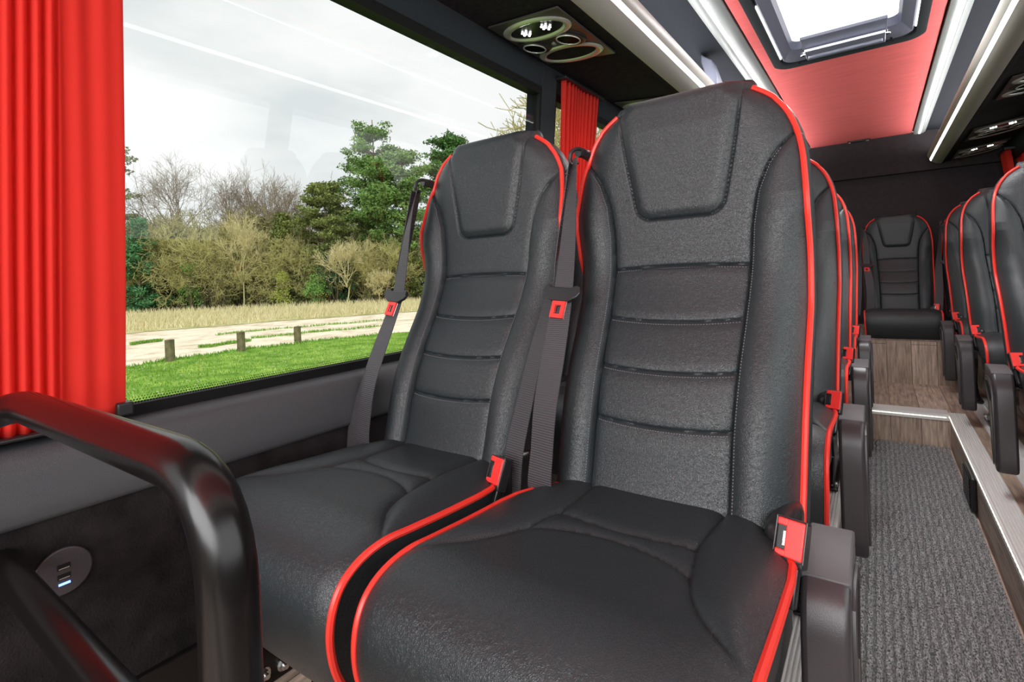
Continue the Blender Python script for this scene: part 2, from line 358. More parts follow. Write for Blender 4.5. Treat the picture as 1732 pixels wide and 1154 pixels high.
# ------------------------------------------------------------------ bus shell
XL, XR = -1.05, .85              # inner faces of the lower side walls
XC = -.103
Y0, Y1 = -1.5, 5.25
def lean(z): return -1.10 + .105*(z + .2)          # window plane of the left side
fl = MB()
fl.box((-.13, Y0, ZF-.03), (.277, 3.42, ZF-.012))
fl.box((XL-.06, Y0, ZF-.03), (-.13, 3.42, ZP)); fl.box((.277, Y0, ZF-.03), (XR+.06, 3.42, ZP))
fl.box((XL-.06, 3.42, ZF-.03), (XR+.06, 4.2, ZP)); fl.box((XL-.06, 4.2, ZF-.03), (XR+.06, Y1, -.535))
struct('floor', fl, 'wood', sharp=20)
def mir(x): return 2*XC - x
for side in (0, 1):
    X = (lambda x: x) if side == 0 else mir
    wl = MB()
    def bx(xa, xb, ya, yb, za, zb, mi=0):
        a, b = sorted((X(xa), X(xb))); wl.box((a, ya, za), (b, yb, zb), mi)
    bx(-1.20, -1.045, Y0, Y1, ZF-.03, -.25)
    struct('wall_left' if side == 0 else 'wall_right', wl, ['wallfelt', 'pillar']); wl = MB()
    for (ya, yb) in ((1.65, 1.745), (3.46, 3.58), (5.1, Y1), (Y0, -1.4)):   # pillars follow the lean of the glass
        q = [(X(lean(-.2)-.06), -.205), (X(lean(-.2)+.012), -.205), (X(lean(.8)+.012), .8), (X(lean(.8)-.06), .8)]
        wl.extrude(q, ya, yb, 1)
    struct('trim_%d' % (11 + side), wl, ['wallfelt', 'pillar']); wl = MB()
    q = [(X(lean(.69)-.06), .69), (X(lean(.69)), .69), (X(-.985), .775), (X(-.95), .83), (X(-.97), 1.02), (X(-1.1), 1.02)]
    wl.extrude(q, Y0, Y1, 1)
    struct('trim_%d' % (13 + side), wl, ['wallfelt', 'pillar'])
    # padded ledge below the glass
    pr = [(-1.12, -.224), (-1.085, -.223), (-1.066, -.226), (-1.052, -.233), (-1.044, -.246), (-1.039, -.268), (-1.036, -.310), (-1.036, -.332), (-1.040, -.341), (-1.06, -.345), (-1.12, -.345)]
    lm = MB(); lm.extrude([(X(a), b) for a, b in pr], Y0, 5.08)
    struct('trim_1' if side == 0 else 'trim_2', lm, 'ledge', sharp=60)
    # kick plate at the foot of the wall
    km = MB(); a, b = sorted((X(-1.046), X(-1.032))); km.box((a, Y0, ZP), (b, 5.08 if side else 3.4, ZP+.16)); struct('baseboard_left' if side == 0 else 'baseboard_right', km, 'gloss', bevel=.003)
    for k, (ya, yb) in enumerate(((-1.4, 1.65), (1.745, 3.46), (3.58, 5.1))):
        fr = MB()
        for za, zb in ((-.226, -.203), (.672, .70)):
            fr.extrude([(X(lean(za)-.02), za), (X(lean(za)+.008), za), (X(lean(zb)+.008), zb), (X(lean(zb)-.02), zb)], ya, yb)
        for y in (ya, yb-.012):
            fr.extrude([(X(lean(-.203)-.02), -.203), (X(lean(-.203)+.008), -.203), (X(lean(.672)+.008), .672), (X(lean(.672)-.02), .672)], y, y+.012)
        f = struct('window_%d' % (k + 1 + 3*side), fr, 'frit')
        f['_ox'], f['_oy'], f['_oz'] = f.location[0], f.location[1], f.location[2] - EZ
        g = MB(); z0, z1 = -.21, .68
        g.add([(X(lean(z0)-.004), ya, z0), (X(lean(z0)-.004), yb, z0), (X(lean(z1)-.004), yb, z1), (X(lean(z1)-.004), ya, z1)], [(0, 1, 2, 3)])
        mk('glass_pane', g, 'glass', f, flat=True)
        # dotted edge of the black border on the glass
        dm = MB()
        for row in range(3):
            r = .0021 - row*.0005; zc = -.2005 + row*.0048
            y = max(ya + .02, .2) + (row % 2)*.0024
            while y < min(yb, 1.4) and side == 0 and k == 0:
                x = lean(zc) + .0005
                dm.add([(x, y-r, zc), (x, y, zc-r), (x, y+r, zc), (x, y, zc+r)], [(0, 1, 2, 3)]); y += .0048
        if dm.v: mk('dot_border', dm, 'frit', f, flat=True)
wr = MB(); wr.box((-1.2, Y1, ZF), (1.0, Y1+.06, 1.0))
struct('wall_rear', wr, 'rearfelt')
# ceiling: outer skin with a hole for the hatch, dark coves, red centre
HX0, HX1, HY0, HY1 = -.375, .200, 1.95, 2.89
ce = MB()
ce.box((-1.15, Y0, 1.02), (-.53, Y1, 1.06)); ce.box((.33, Y0, 1.02), (.95, Y1, 1.06))
ce.box((-.53, Y0, 1.02), (.33, HY0, 1.06)); ce.box((-.53, HY1, 1.02), (.33, Y1, 1.06)); ce.box((-.53, HY0, 1.02), (HX0, HY1, 1.06)); ce.box((HX1, HY0, 1.02), (.33, HY1, 1.06))
for s in (0, 1):
    X = (lambda x: x) if s == 0 else (lambda x: -.17 - x)
    ce.extrude([(X(-.50), .985), (X(-.62), .975), (X(-.80), .925), (X(-.98), .82), (X(-1.05), .9), (X(-.9), 1.02), (X(-.50), 1.02)], Y0, 5.1, 1)
rz = .98; rx0, rx1, ry1 = -.425, .255, 5.1
for a, b, c_, d in ((rx0, Y0, rx1, HY0), (rx0, HY1, rx1, ry1), (rx0, HY0, HX0, HY1), (HX1, HY0, rx1, HY1)): ce.box((a, b, rz), (c_, d, 1.02), 2)
struct('ceiling', ce, ['felt', 'covefelt', 'redceiling'], sharp=30)
dp = MB(); dp.extrude([(5.10, .985), (5.19, .69), (5.25, .69), (5.25, .985)], -1.0, .8, axis='x')
struct('trim_3', dp, 'rearfelt')
# ------------------------------------------------------------------ luggage racks with their light strips
def rack(side):
    X = (lambda x: x) if side == 0 else mir
    t = thing('luggage_rack', (X(-.8), 1.8, .715), 'black overhead rack with grey light rim ' + ('above the big window' if side == 0 else 'on the right, over the single seats'), 'luggage rack')
    ya, yb = Y0, 5.1 if side == 0 else 5.1
    p = MB(); p.extrude([(X(a), b) for a, b in ((-.996, .779), (-.985, .781), (-.66, .724), (-.645, .722), (-.645, .75), (-.66, .775), (-.95, .80), (-.99, .80))], ya, yb); mk('shelf', p, 'felt', t, sharp=30)
    p = MB(); p.extrude([(X(a), b) for a, b in ((-.655, .722), (-.640, .716), (-.632, .717), (-.632, .735), (-.655, .74))], ya, yb); mk('rubber_seal', p, 'felt', t)
    prof = [(-.632, .716), (-.622, .7155), (-.607, .718), (-.592, .724), (-.579, .733), (-.570, .742), (-.566, .746), (-.566, .754), (-.560, .758), (-.552, .771), (-.547, .787), (-.549, .797), (-.558, .800), (-.632, .79)]
    p = MB(); p.extrude([(X(a), b) for a, b in prof], ya, yb); mk('rim', p, 'rim', t, sharp=50)
    p = MB(); p.extrude([(X(a), b) for a, b in ((-.5695, .7425), (-.5655, .7445), (-.5605, .7575), (-.5665, .757))], ya, yb-.005); mk('light_strip', p, 'led', t)
    for y in ((2.42,) if side == 0 else ()):
        p = MB(); p.extrude([(X(a), b) for a, b in ((-.58, .79), (-.552, .79), (-.552, .85), (-.575, .93), (-.62, .965), (-.62, .93))], y, y+.10); mk('bracket', p, 'hatchgrey', t, bevel=.006)
    # unseen lamp added in the trough behind the rim to brighten the red ceiling
    area('added_ceiling_fill', (X(-.61), (ya+yb)/2, .802), (math.radians(180), 0, 0), .06, yb-ya-.1, 23, (1, .985, .96))
rack(0); rack(1)
for s, (xa, xl, xb) in enumerate(((-.526, -.483, -.432), (.262, .299, .336))):
    t = thing('ceiling_light_bar', ((xa+xb)/2, 1.8, .95), ('pale grey ceiling bar with white light line, left of the red ceiling', 'pale grey ceiling bar with white light line, right of the red ceiling')[s], 'ceiling light')
    sg = 1
    p = MB(); p.extrude([(xa, 1.0), (xa, .968), (xa+.012, .962), (xl-.012, .962), (xl-.006, .966), (xl+.006, .966), (xl+.012, .962), (xb-.012, .966), (xb, .974), (xb, 1.0)], Y0, 5.09); mk('housing', p, 'barplastic', t, sharp=50)
    p = MB(); p.box((xl-.006, Y0, .9615), (xl+.006, 5.085, .966)); mk('light_strip', p, 'led', t)
# ------------------------------------------------------------------ service panels under the racks
def service_panel(yc, side, label, far=False):
    X = (lambda x: x) if side == 0 else mir
    t = thing('reading_light_panel', (X(-.816), yc, .747), label, 'light panel', 'reading light panels under the overhead racks')
    e1 = Vector((0, 1, 0)); sl = Vector((.985, 0, -.173)) if side == 0 else Vector((-.985, 0, -.173))
    c0 = Vector((X(-.816), yc, .7475)); dn = Vector((-.173, 0, -.985)) if side == 0 else Vector((.173, 0, -.985))
    def P(a, b, h=0): return c0 + e1*a + sl*b + dn*h
    p = MB(); vs = [P(a, b, h) for h in (0, .006) for a, b in ((-.155, -.140), (.205, -.140), (.175, .140), (-.205, .140))]
    p.add(vs, [(0,1,2,3),(4,7,6,5),(0,4,5,1),(1,5,6,2),(2,6,7,3),(3,7,4,0)]); mk('plate', p, 'vgrey', t, bevel=.003)
    def ell(c, a, b, tilt=.28):
        ax = (sl*math.cos(tilt) - e1*math.sin(tilt)*1.0).normalized(); ay = (e1*math.cos(tilt) + sl*math.sin(tilt)).normalized(); return c, ax, ay, a, b
    for k, (yo, nm) in enumerate(((-.095, 'reading_light'), (.118, 'speaker'))):
        c, ax, ay, a, b = ell(P(yo, .0, .008), .122, .058)
        r = MB(); r.ellipsering(c, ax, ay, a, b, .0125, n=56, flat=.4); g = mk(nm, r, 'ring', t)
        d = MB(); nn = ax.cross(ay); s_ = 1 if nn.dot(dn) > 0 else -1
        d.disc(c - dn*.006, ax, ay*s_, a-.006, b-.006, .006); mk('dark_lens' if k == 0 else 'speaker_grille', d, 'gloss' if k == 0 else 'felt', g)
        if k == 0:
            for q in (-.045, .045):
                sp = MB()
                for j in range(5):
                    tt = 2*math.pi*j/5 + .4; cc = c + ax*(q + .013*math.cos(tt)) + ay*(.013*math.sin(tt)) + dn*.0015
                    sp.disc(cc, ax, ay*s_, .0036, .0036, .003, n=12)
                sp.disc(c + ax*q + dn*.0015, ax, ay*s_, .003, .003, .003, n=10)
                mk('led_spot', sp, 'spot', g)
    for (a, b) in ((-.005, .062), (.030, -.085)):
        c = P(a, b, .010); s_ = 1 if e1.cross(sl).dot(dn) > 0 else -1
        v = MB(); v.ellipsering(c - dn*.004, e1, sl, .047, .047, .010, n=36, flat=.7); vo = mk('air_vent', v, 'plastic', t)
        v = MB(); v.ellipsering(c + dn*.004, e1, sl, .037, .037, .0025, n=36); mk('vent_ring', v, 'ring', vo)
        v = MB(); v.disc(c - dn*.008, e1, sl*s_, .036, .036, .002, n=28); mk('vent_back', v, 'felt', vo)
        v = MB()
        for j in range(-3, 4):
            hw = math.sqrt(max(.035**2 - (j*.0095)**2, 1e-6)); o = c + e1*(j*.0095)
            v.add([o - sl*hw + dn*.004, o + sl*hw + dn*.004, o + sl*hw - dn*.006 + e1*.006, o - sl*hw - dn*.006 + e1*.006, o - sl*hw + dn*.004 + e1*.0015, o + sl*hw + dn*.004 + e1*.0015, o + sl*hw - dn*.006 + e1*.0075, o - sl*hw - dn*.006 + e1*.0075], [(0,1,2,3),(7,6,5,4),(0,4,5,1),(1,5,6,2),(2,6,7,3),(3,7,4,0)])
        mk('louvre', v, 'gloss', vo)
    b = MB(); s_ = 1 if e1.cross(sl).dot(dn) > 0 else -1; b.disc(P(.025, -.008, .006), e1, sl*s_, .008, .008, .004, n=16); mk('screw_cap', b, 'ring', t)
service_panel(1.425, 0, 'reading light panel under the left rack, seen whole above the window')
service_panel(2.36, 0, 'reading light panel partly hidden by the top of the big front seat')
service_panel(3.10, 1, 'reading light panel on the right rack, cut off by the picture edge')
service_panel(4.12, 1, 'middle reading light panel of three on the right rack')
service_panel(5.05-.22, 1, 'farthest reading light panel on the right rack, near the rear wall')
# ------------------------------------------------------------------ roof hatch
t = thing('roof_hatch', ((HX0+HX1)/2, (HY0+HY1)/2, .95), 'blue grey framed roof hatch with a bright white pane in the red ceiling', 'roof hatch')
def rrect(x0, y0, x1, y1, r, n=7):
    out = []
    for cx, cy, a0 in ((x1-r, y1-r, 0), (x0+r, y1-r, 90), (x0+r, y0+r, 180), (x1-r, y0+r, 270)):
        for k in range(n+1):
            a = math.radians(a0 + 90*k/n); out.append((cx + r*math.cos(a), cy + r*math.sin(a)))
    return out
def rring(levels):
    p = MB(); rows = []
    for (x0, y0, x1, y1, r, z) in levels: rows.append([(a, b, z) for a, b in rrect(x0, y0, x1, y1, r)])
    p.grid(rows, wrap=True); return p
p = rring([(HX0-.004, HY0-.004, HX1+.004, HY1+.004, .07, .985), (HX0-.004, HY0-.004, HX1+.004, HY1+.004, .07, .966), (HX0+.004, HY0+.004, HX1-.004, HY1-.004, .065, .961), (HX0+.03, HY0+.03, HX1-.03, HY1-.03, .055, .968), (HX0+.034, HY0+.034, HX1-.034, HY1-.034, .055, 1.0)])
mk('outer_frame', p, 'pillar', t, sharp=50)
p = rring([(HX0+.030, HY0+.03, HX1-.030, HY1-.03, .055, .985), (HX0+.045, HY0+.05, HX1-.045, HY1-.05, .05, .972), (HX0+.085, HY0+.12, HX1-.085, HY1-.17, .04, .985), (HX0+.095, HY0+.13, HX1-.095, HY1-.19, .035, 1.02)])
mk('inner_frame', p, 'hatchgrey', t, sharp=50)
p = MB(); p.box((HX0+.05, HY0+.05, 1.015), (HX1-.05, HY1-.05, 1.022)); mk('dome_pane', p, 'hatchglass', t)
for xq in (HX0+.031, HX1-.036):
    p = MB(); p.box((xq, HY0+.2, .976), (xq+.005, HY1-.12, .985)); mk('reflection_strip', p, 'led', t)  # glowing strips imitate a bright reflection along the frame sides
p = MB(); hx0, hx1 = -.235, .062
p.box((hx0-.006, 2.57, .966), (hx1+.006, 2.70, .980)); p.box((hx0, 2.68, .950), (hx1, 2.80, .968)); p.tube([(hx0+.01, 2.745, .947), (hx1-.01, 2.745, .947)], .010, 10)
h = mk('handle', p, 'hatchgrey', t, bevel=.003)
p = MB(); p.box((-.13, 2.70, .9535), (-.02, 2.72, .956)); p.box((-.15, 2.755, .9535), (-.03, 2.775, .956)); mk('grip_slot', p, 'frit', h)
for (bx_, by_) in ((-.245, 2.745), (.068, 2.722), (-.272, 2.845), (.084, 2.825)):
    p = MB(); big = by_ < 2.8; p.disc((bx_, by_, .972), (1, 0, 0), (0, -1, 0), .011 if big else .005, .011 if big else .005, .014, n=16); mk('screw', p, 'steel' if big else 'frit', t)
p = MB(); p.add([(-.075, 2.04, 1.0145), (-.06, 2.155, 1.0145), (-.02, 2.13, 1.0145), (.0, 2.08, 1.0145), (-.075, 2.04, 1.012), (-.06, 2.155, 1.012), (-.02, 2.13, 1.012), (.0, 2.08, 1.012)], [(3,2,1,0),(4,5,6,7),(0,1,5,4),(1,2,6,5),(2,3,7,6),(3,0,4,7)]); mk('red_mark', p, 'mark', t)
# latch at the rear edge of the red ceiling
t = thing('ceiling_latch', (-.09, 5.06, .965), 'small black latch plate with two bright screws at the rear edge of the red ceiling', 'latch')
p = MB(); p.box((-.165, 5.05, .968), (-.012, 5.098, .981)); mk('plate', p, 'plastic', t, bevel=.003)
for x in (-.15, -.03):
    p = MB(); p.disc((x, 5.07, .968), (1, 0, 0), (0, -1, 0), .012, .012, .006, n=14); mk('screw', p, 'steel', t)

# ------------------------------------------------------------------ aisle: carpet, step edges, lamps, floor vent
def carpet_mesh():
    V = []; F = []; x0, x1, ya, yb = -.128, .270, .9, 3.41
    xs = np.arange(x0, x1, .0022); ys = np.concatenate([np.arange(ya, 2.4, .0032), np.arange(2.4, yb, .006)])
    XX, YY = np.meshgrid(xs, ys); pitch = .0195
    ph = (XX/pitch) + .10*np.sin(YY*60 + XX*90); rib = np.clip(np.abs(np.sin(math.pi*ph))*1.7, 0, 1)
    row = np.floor(ph); knot = np.abs(np.sin(math.pi*(YY/.0125 + .5*(row % 2) + .31*np.sin(row*2.3))))**.7
    h = .0165*rib*(.74 + .26*knot) + .0007*rng.standard_normal(XX.shape)*rib
    Z = ZF - .0115 + h
    R, Cn = XX.shape; mb = MB(); mb.v = np.stack([XX, YY, Z], -1).reshape(-1, 3).tolist()
    idx = np.arange(R*Cn).reshape(R, Cn); mb.f = np.stack([idx[:-1, :-1], idx[:-1, 1:], idx[1:, 1:], idx[1:, :-1]], -1).reshape(-1, 4).tolist(); mb.m = [0]*len(mb.f)
    return mb
tag(mk('aisle_carpet', carpet_mesh(), 'carpet', sharp=0), 'charcoal grey ribbed carpet runner filling the sunken aisle', 'carpet')
def nosing(name, xa, xb, ya, yb, along='y', ribs=8):
    m = MB()
    if along == 'y':
        s = 1 if xb > xa else -1; pr = [(xa-.004*s, ZP-.028), (xa-.004*s, ZP+.004)]; wd = abs(xb-xa)
        for k in range(ribs):
            q = xa + s*wd*(k+.15)/ribs; pr += [(q, ZP+.0045), (q+s*wd*.25/ribs, ZP+.0075), (q+s*wd*.5/ribs, ZP+.0075), (q+s*wd*.75/ribs, ZP+.0045)]
        pr += [(xb, ZP+.004), (xb, ZP), (xa, ZP), (xa, ZP-.028)]; m.extrude(pr, ya, yb)
    else:
        m.extrude([(ya-.004, ZP-.028), (ya-.004, ZP+.005), (ya+.095, ZP+.005), (ya+.095, ZP), (ya, ZP), (ya, ZP-.028)], xa, xb, axis='x')
    return struct(name, m, 'alu', sharp=20)
nosing('trim_4', .277, .342, Y0, 3.46)
nosing('trim_5', -.13, -.20, Y0, 3.46)
nosing('trim_6', -.134, .2725, 3.42, 0, 'x')
def beads(p0, p1, n, label):
    m = MB(); p0, p1 = Vector(p0), Vector(p1); k = n*2; d = (p1-p0)
    pts = [p0 + d*i/k for i in range(k+1)]; m.tube(pts, [.0032 if i % 2 else .0018 for i in range(k+1)], 8)
    return tag(mk('step_light', m, 'steplamp', sharp=0), label, 'step light')
beads((.2725, Y0+.5, ZP-.004), (.2725, 3.41, ZP-.004), 150, 'beaded warm white light line along the right edge of the aisle step')
beads((-.125, 3.4145, ZP-.012), (.262, 3.4145, ZP-.012), 24, 'short warm white light line on the cross step at the aisle end')
# seat rails on the platforms
for k, (x, nm) in enumerate(((.43, 'trim_7'), (.78, 'trim_8'), (-.37, 'trim_9'), (-.93, 'trim_10'))):
    m = MB(); m.extrude([(x-.045, ZP), (x-.045, ZP+.006), (x-.012, ZP+.010), (x-.010, ZP+.004), (x+.010, ZP+.004), (x+.012, ZP+.010), (x+.045, ZP+.006), (x+.045, ZP)], Y0 if x > 0 else .95, 3.9); struct(nm, m, 'alu', sharp=20)
t = thing('floor_vent', (.272, 2.67, -.965), 'small black slatted vent low on the wooden riser beside the carpet', 'vent')
p = MB(); p.box((.258, 2.565, -.965), (.277, 2.775, -.838)); mk('housing', p, 'plastic', t, bevel=.006)
p = MB()
for k in range(9): p.box((.2545, 2.575, -.957 + k*.0128), (.259, 2.765, -.950 + k*.0128))
mk('slats', p, 'gloss', t)
p = MB(); p.add([(.24, 2.6, 0)], []) if False else None

# ------------------------------------------------------------------ seats (local: x across, y rearward, z above the platform)
zc_t, yc_t = smooth_tab([.30, .446, .564, .646, .724, .813, .95, 1.05, 1.13, 1.22], [-.075, 0, .034, .073, .125, .172, .186, .190, .194, .20], sig=.028)
hz_t, hw_t = smooth_tab([.30, .45, .54, .65, .75, .84, .93, 1.0, 1.04, 1.075, 1.10, 1.118, 1.128, 1.14], [.198, .200, .203, .206, .209, .210, .209, .204, .196, .183, .166, .146, .125, .11], sig=.010)
CACHE = {}
def yc(z): return ip(z, zc_t, yc_t)
def hwid(z): return ip(z, hz_t, hw_t)
def seam_half(z):          # side seam between bolster and middle panel
    return ip(z, [.40, .45, .56, .65, .73, .81, .88, .94, .985, 1.015, 1.04], [.113, .114, .115, .118, .122, .126, .129, .138, .155, .175, .20])
def head_line():
    P = []
    for q in np.linspace(0, 1, 60):                          # flat bottom, round corner, flaring side
        if q < .35: P.append((.052*q/.35, .9065))
        elif q < .6:
            a = (q-.35)/.25*math.radians(80); P.append((.052 + .033*math.sin(a), .9395 - .033*math.cos(a)))
        else:
            u = (q-.6)/.4; P.append((.0845 + .034*u + .002*math.sin(math.pi*u), .9338 + .205*u))
    return np.array(P)
HEAD = head_line()
SEAM = np.array([(seam_half(z), z) for z in np.linspace(.38, 1.045, 260)]); _k = np.hanning(25); _k /= _k.sum()
SEAM[12:-12, 0] = np.convolve(SEAM[:, 0], _k, 'valid')
GRO = [.812, .722, .640, .556]
def pdist(A, Z, P):
    A = np.asarray(A, float); Z = np.asarray(Z, float); best = np.full(A.shape, 9.0)
    for k in range(len(P)-1):
        ax_, az_ = P[k]; bx_, bz_ = P[k+1]; dx, dz = bx_-ax_, bz_-az_; l2 = dx*dx + dz*dz + 1e-12
        t_ = np.clip(((A-ax_)*dx + (Z-az_)*dz)/l2, 0, 1); best = np.minimum(best, np.hypot(A-ax_-t_*dx, Z-az_-t_*dz))
    return best
def back_y(x, z):
    X = np.atleast_1d(np.asarray(x, float)); Z = np.atleast_1d(np.asarray(z, float)); X, Z = np.broadcast_arrays(X, Z)
    I = np.interp; A = np.abs(X); HW = I(Z, hz_t, hw_t); y = I(Z, zc_t, yc_t).copy(); U = np.clip(A/HW, 0, 1)
    SH = I(Z, SEAM[:, 1], SEAM[:, 0]); out = (A > SH) & (Z < 1.035)
    q = np.clip((A-SH)/np.maximum(HW-SH, .01), 0, 1)
    y -= np.where(out, .030*I(Z, [.4, .6, .9, 1.03], [.9, 1, .8, .2])*np.sin(math.pi*np.minimum(q*.80+.08, 1))**.8, 0)
    y += .062*U**7*I(Z, [.4, .74, .93], [1, 1, 0]) + .030*np.clip((U-.62)/.38, 0, 1)**2*I(Z, [.9, 1.05], [0, 1])
    d = pdist(A, Z, SEAM[::4]); y += .0042*np.exp(-(d/.0021)**2) + .0030*np.exp(-(d/.009)**2)
    inn = (A < SH) & (Z < 1.035)
    for i, g in enumerate(GRO):
        e = Z - g + .007*(1-(A/.12)**2)*(.9 if i else -.54)
        y += np.where(inn, .0042*np.exp(-(e/.0021)**2) + .0030*np.exp(-(e/.010)**2), 0)
    y -= np.where((A < SH) & (Z < .81), .006*(1-(A/SH)**2), 0)
    hd = pdist(A, Z, HEAD); hh = I(Z, HEAD[25:, 1], HEAD[25:, 0]); inside = (Z > .9065) & (A < np.where(Z < .9395, .052 + np.sqrt(np.maximum(.033**2 - (Z-.9395)**2, 0)), hh))
    fade = I(Z, [1.08, 1.13], [1, .35])
    y -= np.where(inside, .008*(1-np.exp(-(hd/.012)**2))*fade, 0); y += .0052*np.exp(-(hd/.0022)**2)*fade
    return y if np.ndim(x) or np.ndim(z) else float(y[0])
def backrest_mesh():
    if 'b' in CACHE: return CACHE['b']
    NU = 221; us = np.linspace(-1, 1, NU); us = np.sign(us)*(.86*np.abs(us) + .14*(1-(1-np.abs(us))**2))
    zs = np.concatenate([np.linspace(.385, 1.08, 330), np.linspace(1.082, 1.128, 26)]); rows = []; edge = []
    TH = lambda z: ip(z, [.38, .5, .8, 1.0, 1.1, 1.13], [.10, .105, .105, .095, .080, .070])
    def ring(z, sh=1.0, dy=0, zz=None):
        hw = hwid(z)*sh; Z = zz if zz is not None else z; r = []
        by = back_y(us*hw*min(1/sh, 1), z); fr = list(zip((us*hw).tolist(), by.tolist()))
        yb = yc(z) + TH(z); ye = fr[0][1]
        for x, y in fr: r.append((x, y + dy*(1 if dy else 0), Z))
        for sgn in (1, -1):
            side = []
            for q in (.12, .35, .62, .86): side.append((sgn*(hw + .010*math.sin(math.pi*min(q+.1, 1))*sh), ye + dy + (yb-dy-ye-dy)*q, Z))
            bk = [(sgn*hw*k, yb - dy - .012*(1-abs(1-k)) * 0, Z) for k in (.93, .75, .5, .25)]
            seq = side + bk
            if sgn == 1: r += seq + [(0, yb-dy, Z)]
            else: r += seq[::-1]
        return r
    for z in zs: rows.append(ring(z))
    for a in (18, 36, 54, 72, 88):
        s_ = math.sin(math.radians(a)); c_ = math.cos(math.radians(a))
        rows.append(ring(1.128, 1-.10*(1-c_), .033*(1-c_), 1.128 + .022*s_))
    m = MB(); m.grid(rows, wrap=True); n = len(rows[0])
    # close the crown with a strip from front to back
    base = (len(rows)-1)*n; last = rows[-1]
    cen = m.add([tuple(np.mean(np.array(last), 0) + np.array([0, 0, .001]))], [])
    for j in range(n): m.f.append((base+j, base+(j+1) % n, cen)); m.m.append(0)
    m.f.append(tuple(range(n-1, -1, -1))); m.m.append(0)
    CACHE['b'] = m; return m
def back_pipe(sgn):
    pts = []
    for z in np.concatenate([np.linspace(.40, 1.08, 60), np.linspace(1.085, 1.128, 14)]):
        hw = hwid(z); k = ip(z, [.76, .84], [1, 0]) if sgn < 0 else 0
        pts.append((sgn*(hw+.0022+.004*k), back_y(hw, z) - .001 + .035*k, z + (0 if z < 1.1 else .002)))
    m = MB(); m.tube(pts, .0049, 8); return m
# cushion
CP = [(.035, .442), (-.05, .446), (-.13, .450), (-.21, .455), (-.28, .461), (-.33, .465), (-.372, .458), (-.403, .440), (-.420, .412), (-.426, .375), (-.420, .335), (-.404, .298), (-.385, .272)]
cpts = catmull([(0, a, b) for a, b in CP], 12)
CHW = 0.207
def cush_hw(y, z):
    return ip(y, [-.5, -.13, -.09, -.05, -.02, .04], [CHW, CHW, .204, .190, .172, .160]) * ip(z, [.27, .35, .45], [.965, .99, 1])
shy_t, shx_t = smooth_tab([-.40, -.345, -.31, -.278, -.235, -.19, -.115, -.03, .04], [.25, .215, .185, .150, .124, .113, .100, .104, .112], sig=.016)
def cush_h(x, s, y, z, plain=False):
    ax = abs(x); hw = cush_hw(y, z); u = ax/hw; h = .006*(1-u**4) - .006*max(0, (u-.85)/.15)**2
    top = ip(y, [-.385, -.325], [0, 1]) if z > .43 else 0
    if top > 0 and not plain:
        h0 = h
        sh = ip(y, shy_t, shx_t)
        d = abs(ax-sh)*ip(y, [-.33, -.27, -.22], [.75, .8, 1]); h -= .0040*math.exp(-(d/.0028)**2) + .0035*math.exp(-(d/.012)**2)
        if ax > sh: h += .007*math.sin(math.pi*min((ax-sh)/max(hw-sh, .02), 1))*ip(y, [-.34, -.25], [.0, 1])
        if ax < sh:
            for g, bow in ((-.122, -.016), (-.196, .030)):
                e = y - g - bow*(1-(ax/.11)**2); h -= .0040*math.exp(-(e/.0028)**2) + (.004 if e > 0 else .003)*math.exp(-(e/.012)**2)
        h = h0 + (h-h0)*top*(1-u**10)
    return h
def cut(p, u):       # the window seat's wall-side front corner is rounded off
    return 1 - .33*max(0, min(1, (-.30 - p.y)/.125))**2 if u < 0 else 1
def cushion_mesh(wall=False):
    NU = 141; us = np.linspace(-1, 1, NU); rows = []; P = catmull([(0, a, b) for a, b in CP], 20); K = len(P)
    for i, p in enumerate(P):
        T = (P[min(i+1, K-1)] - P[max(i-1, 0)]).normalized(); nn = Vector((0, T.z, -T.y)); nn = nn if (nn.z > 0 or nn.y < 0) else -nn
        hw = cush_hw(p.y, p.z); row = []
        for u in us:
            q = p + nn*cush_h(u*hw, i, p.y, p.z); row.append((u*hw*(cut(p, u) if wall else 1), q.y, q.z))
        ins = []
        for k, (d, g) in enumerate(((.012, 1.0), (.035, .985), (.07, .96), (.10, .94))):
            q = p - nn*d
            if p.y > -.30: q.z = max(q.z, p.z - d)
            ins.append((hw*g, q.y, q.z))
        row += ins + [(-a*(cut(p, -1) if wall else 1), b, c) for a, b, c in ins[::-1]]; rows.append(row)
    m = MB(); m.grid(rows, wrap=True); n = len(rows[0]); m.f.append(tuple(range(n-1, -1, -1))); m.m.append(0); m.f.append(tuple((K-1)*n + j for j in range(n))); m.m.append(0)
    return m
def cush_pipe(sgn, wall=False):
    pts = []
    P = catmull([(0, a, b) for a, b in CP], 6); K = len(P)
    for i, p in enumerate(P):
        T = (P[min(i+1, K-1)] - P[max(i-1, 0)]).normalized(); nn = Vector((0, T.z, -T.y)); nn = nn if (nn.z > 0 or nn.y < 0) else -nn
        hw = cush_hw(p.y, p.z); q = p + nn*(cush_h(hw, 0, p.y, p.z, True) - (.007 if wall and sgn < 0 else .001)); pts.append((sgn*(hw+.0015)*(cut(p, sgn) if wall else 1), q.y, q.z))
    m = MB(); m.tube(pts, .0052, 8); return m
def stitches():
    m = MB()
    def run(fn, L):
        k = int(L/.0046)
        for i in range(k):
            a, b = fn((i+.15)/k), fn((i+.70)/k); m.tube([a, b], .00065, 4)
    for s in (-1, 1):
        run(lambda q, s=s: (s*(seam_half(.42+q*.59)+.0045), back_y(seam_half(.42+q*.59)+.0045, .42+q*.59)-.0008, .42+q*.59), .62)
    for i, g in enumerate(GRO):
        def f(q, i=i, g=g):
            x = (q-.5)*2*(seam_half(g)-.006); z = g - .0045 + .007*(1-(x/.12)**2)*(1 if i else -.6)*-.9
            return (x, back_y(x, z)-.0008, z)
        run(f, .23)
    return m
BELT_W = .046
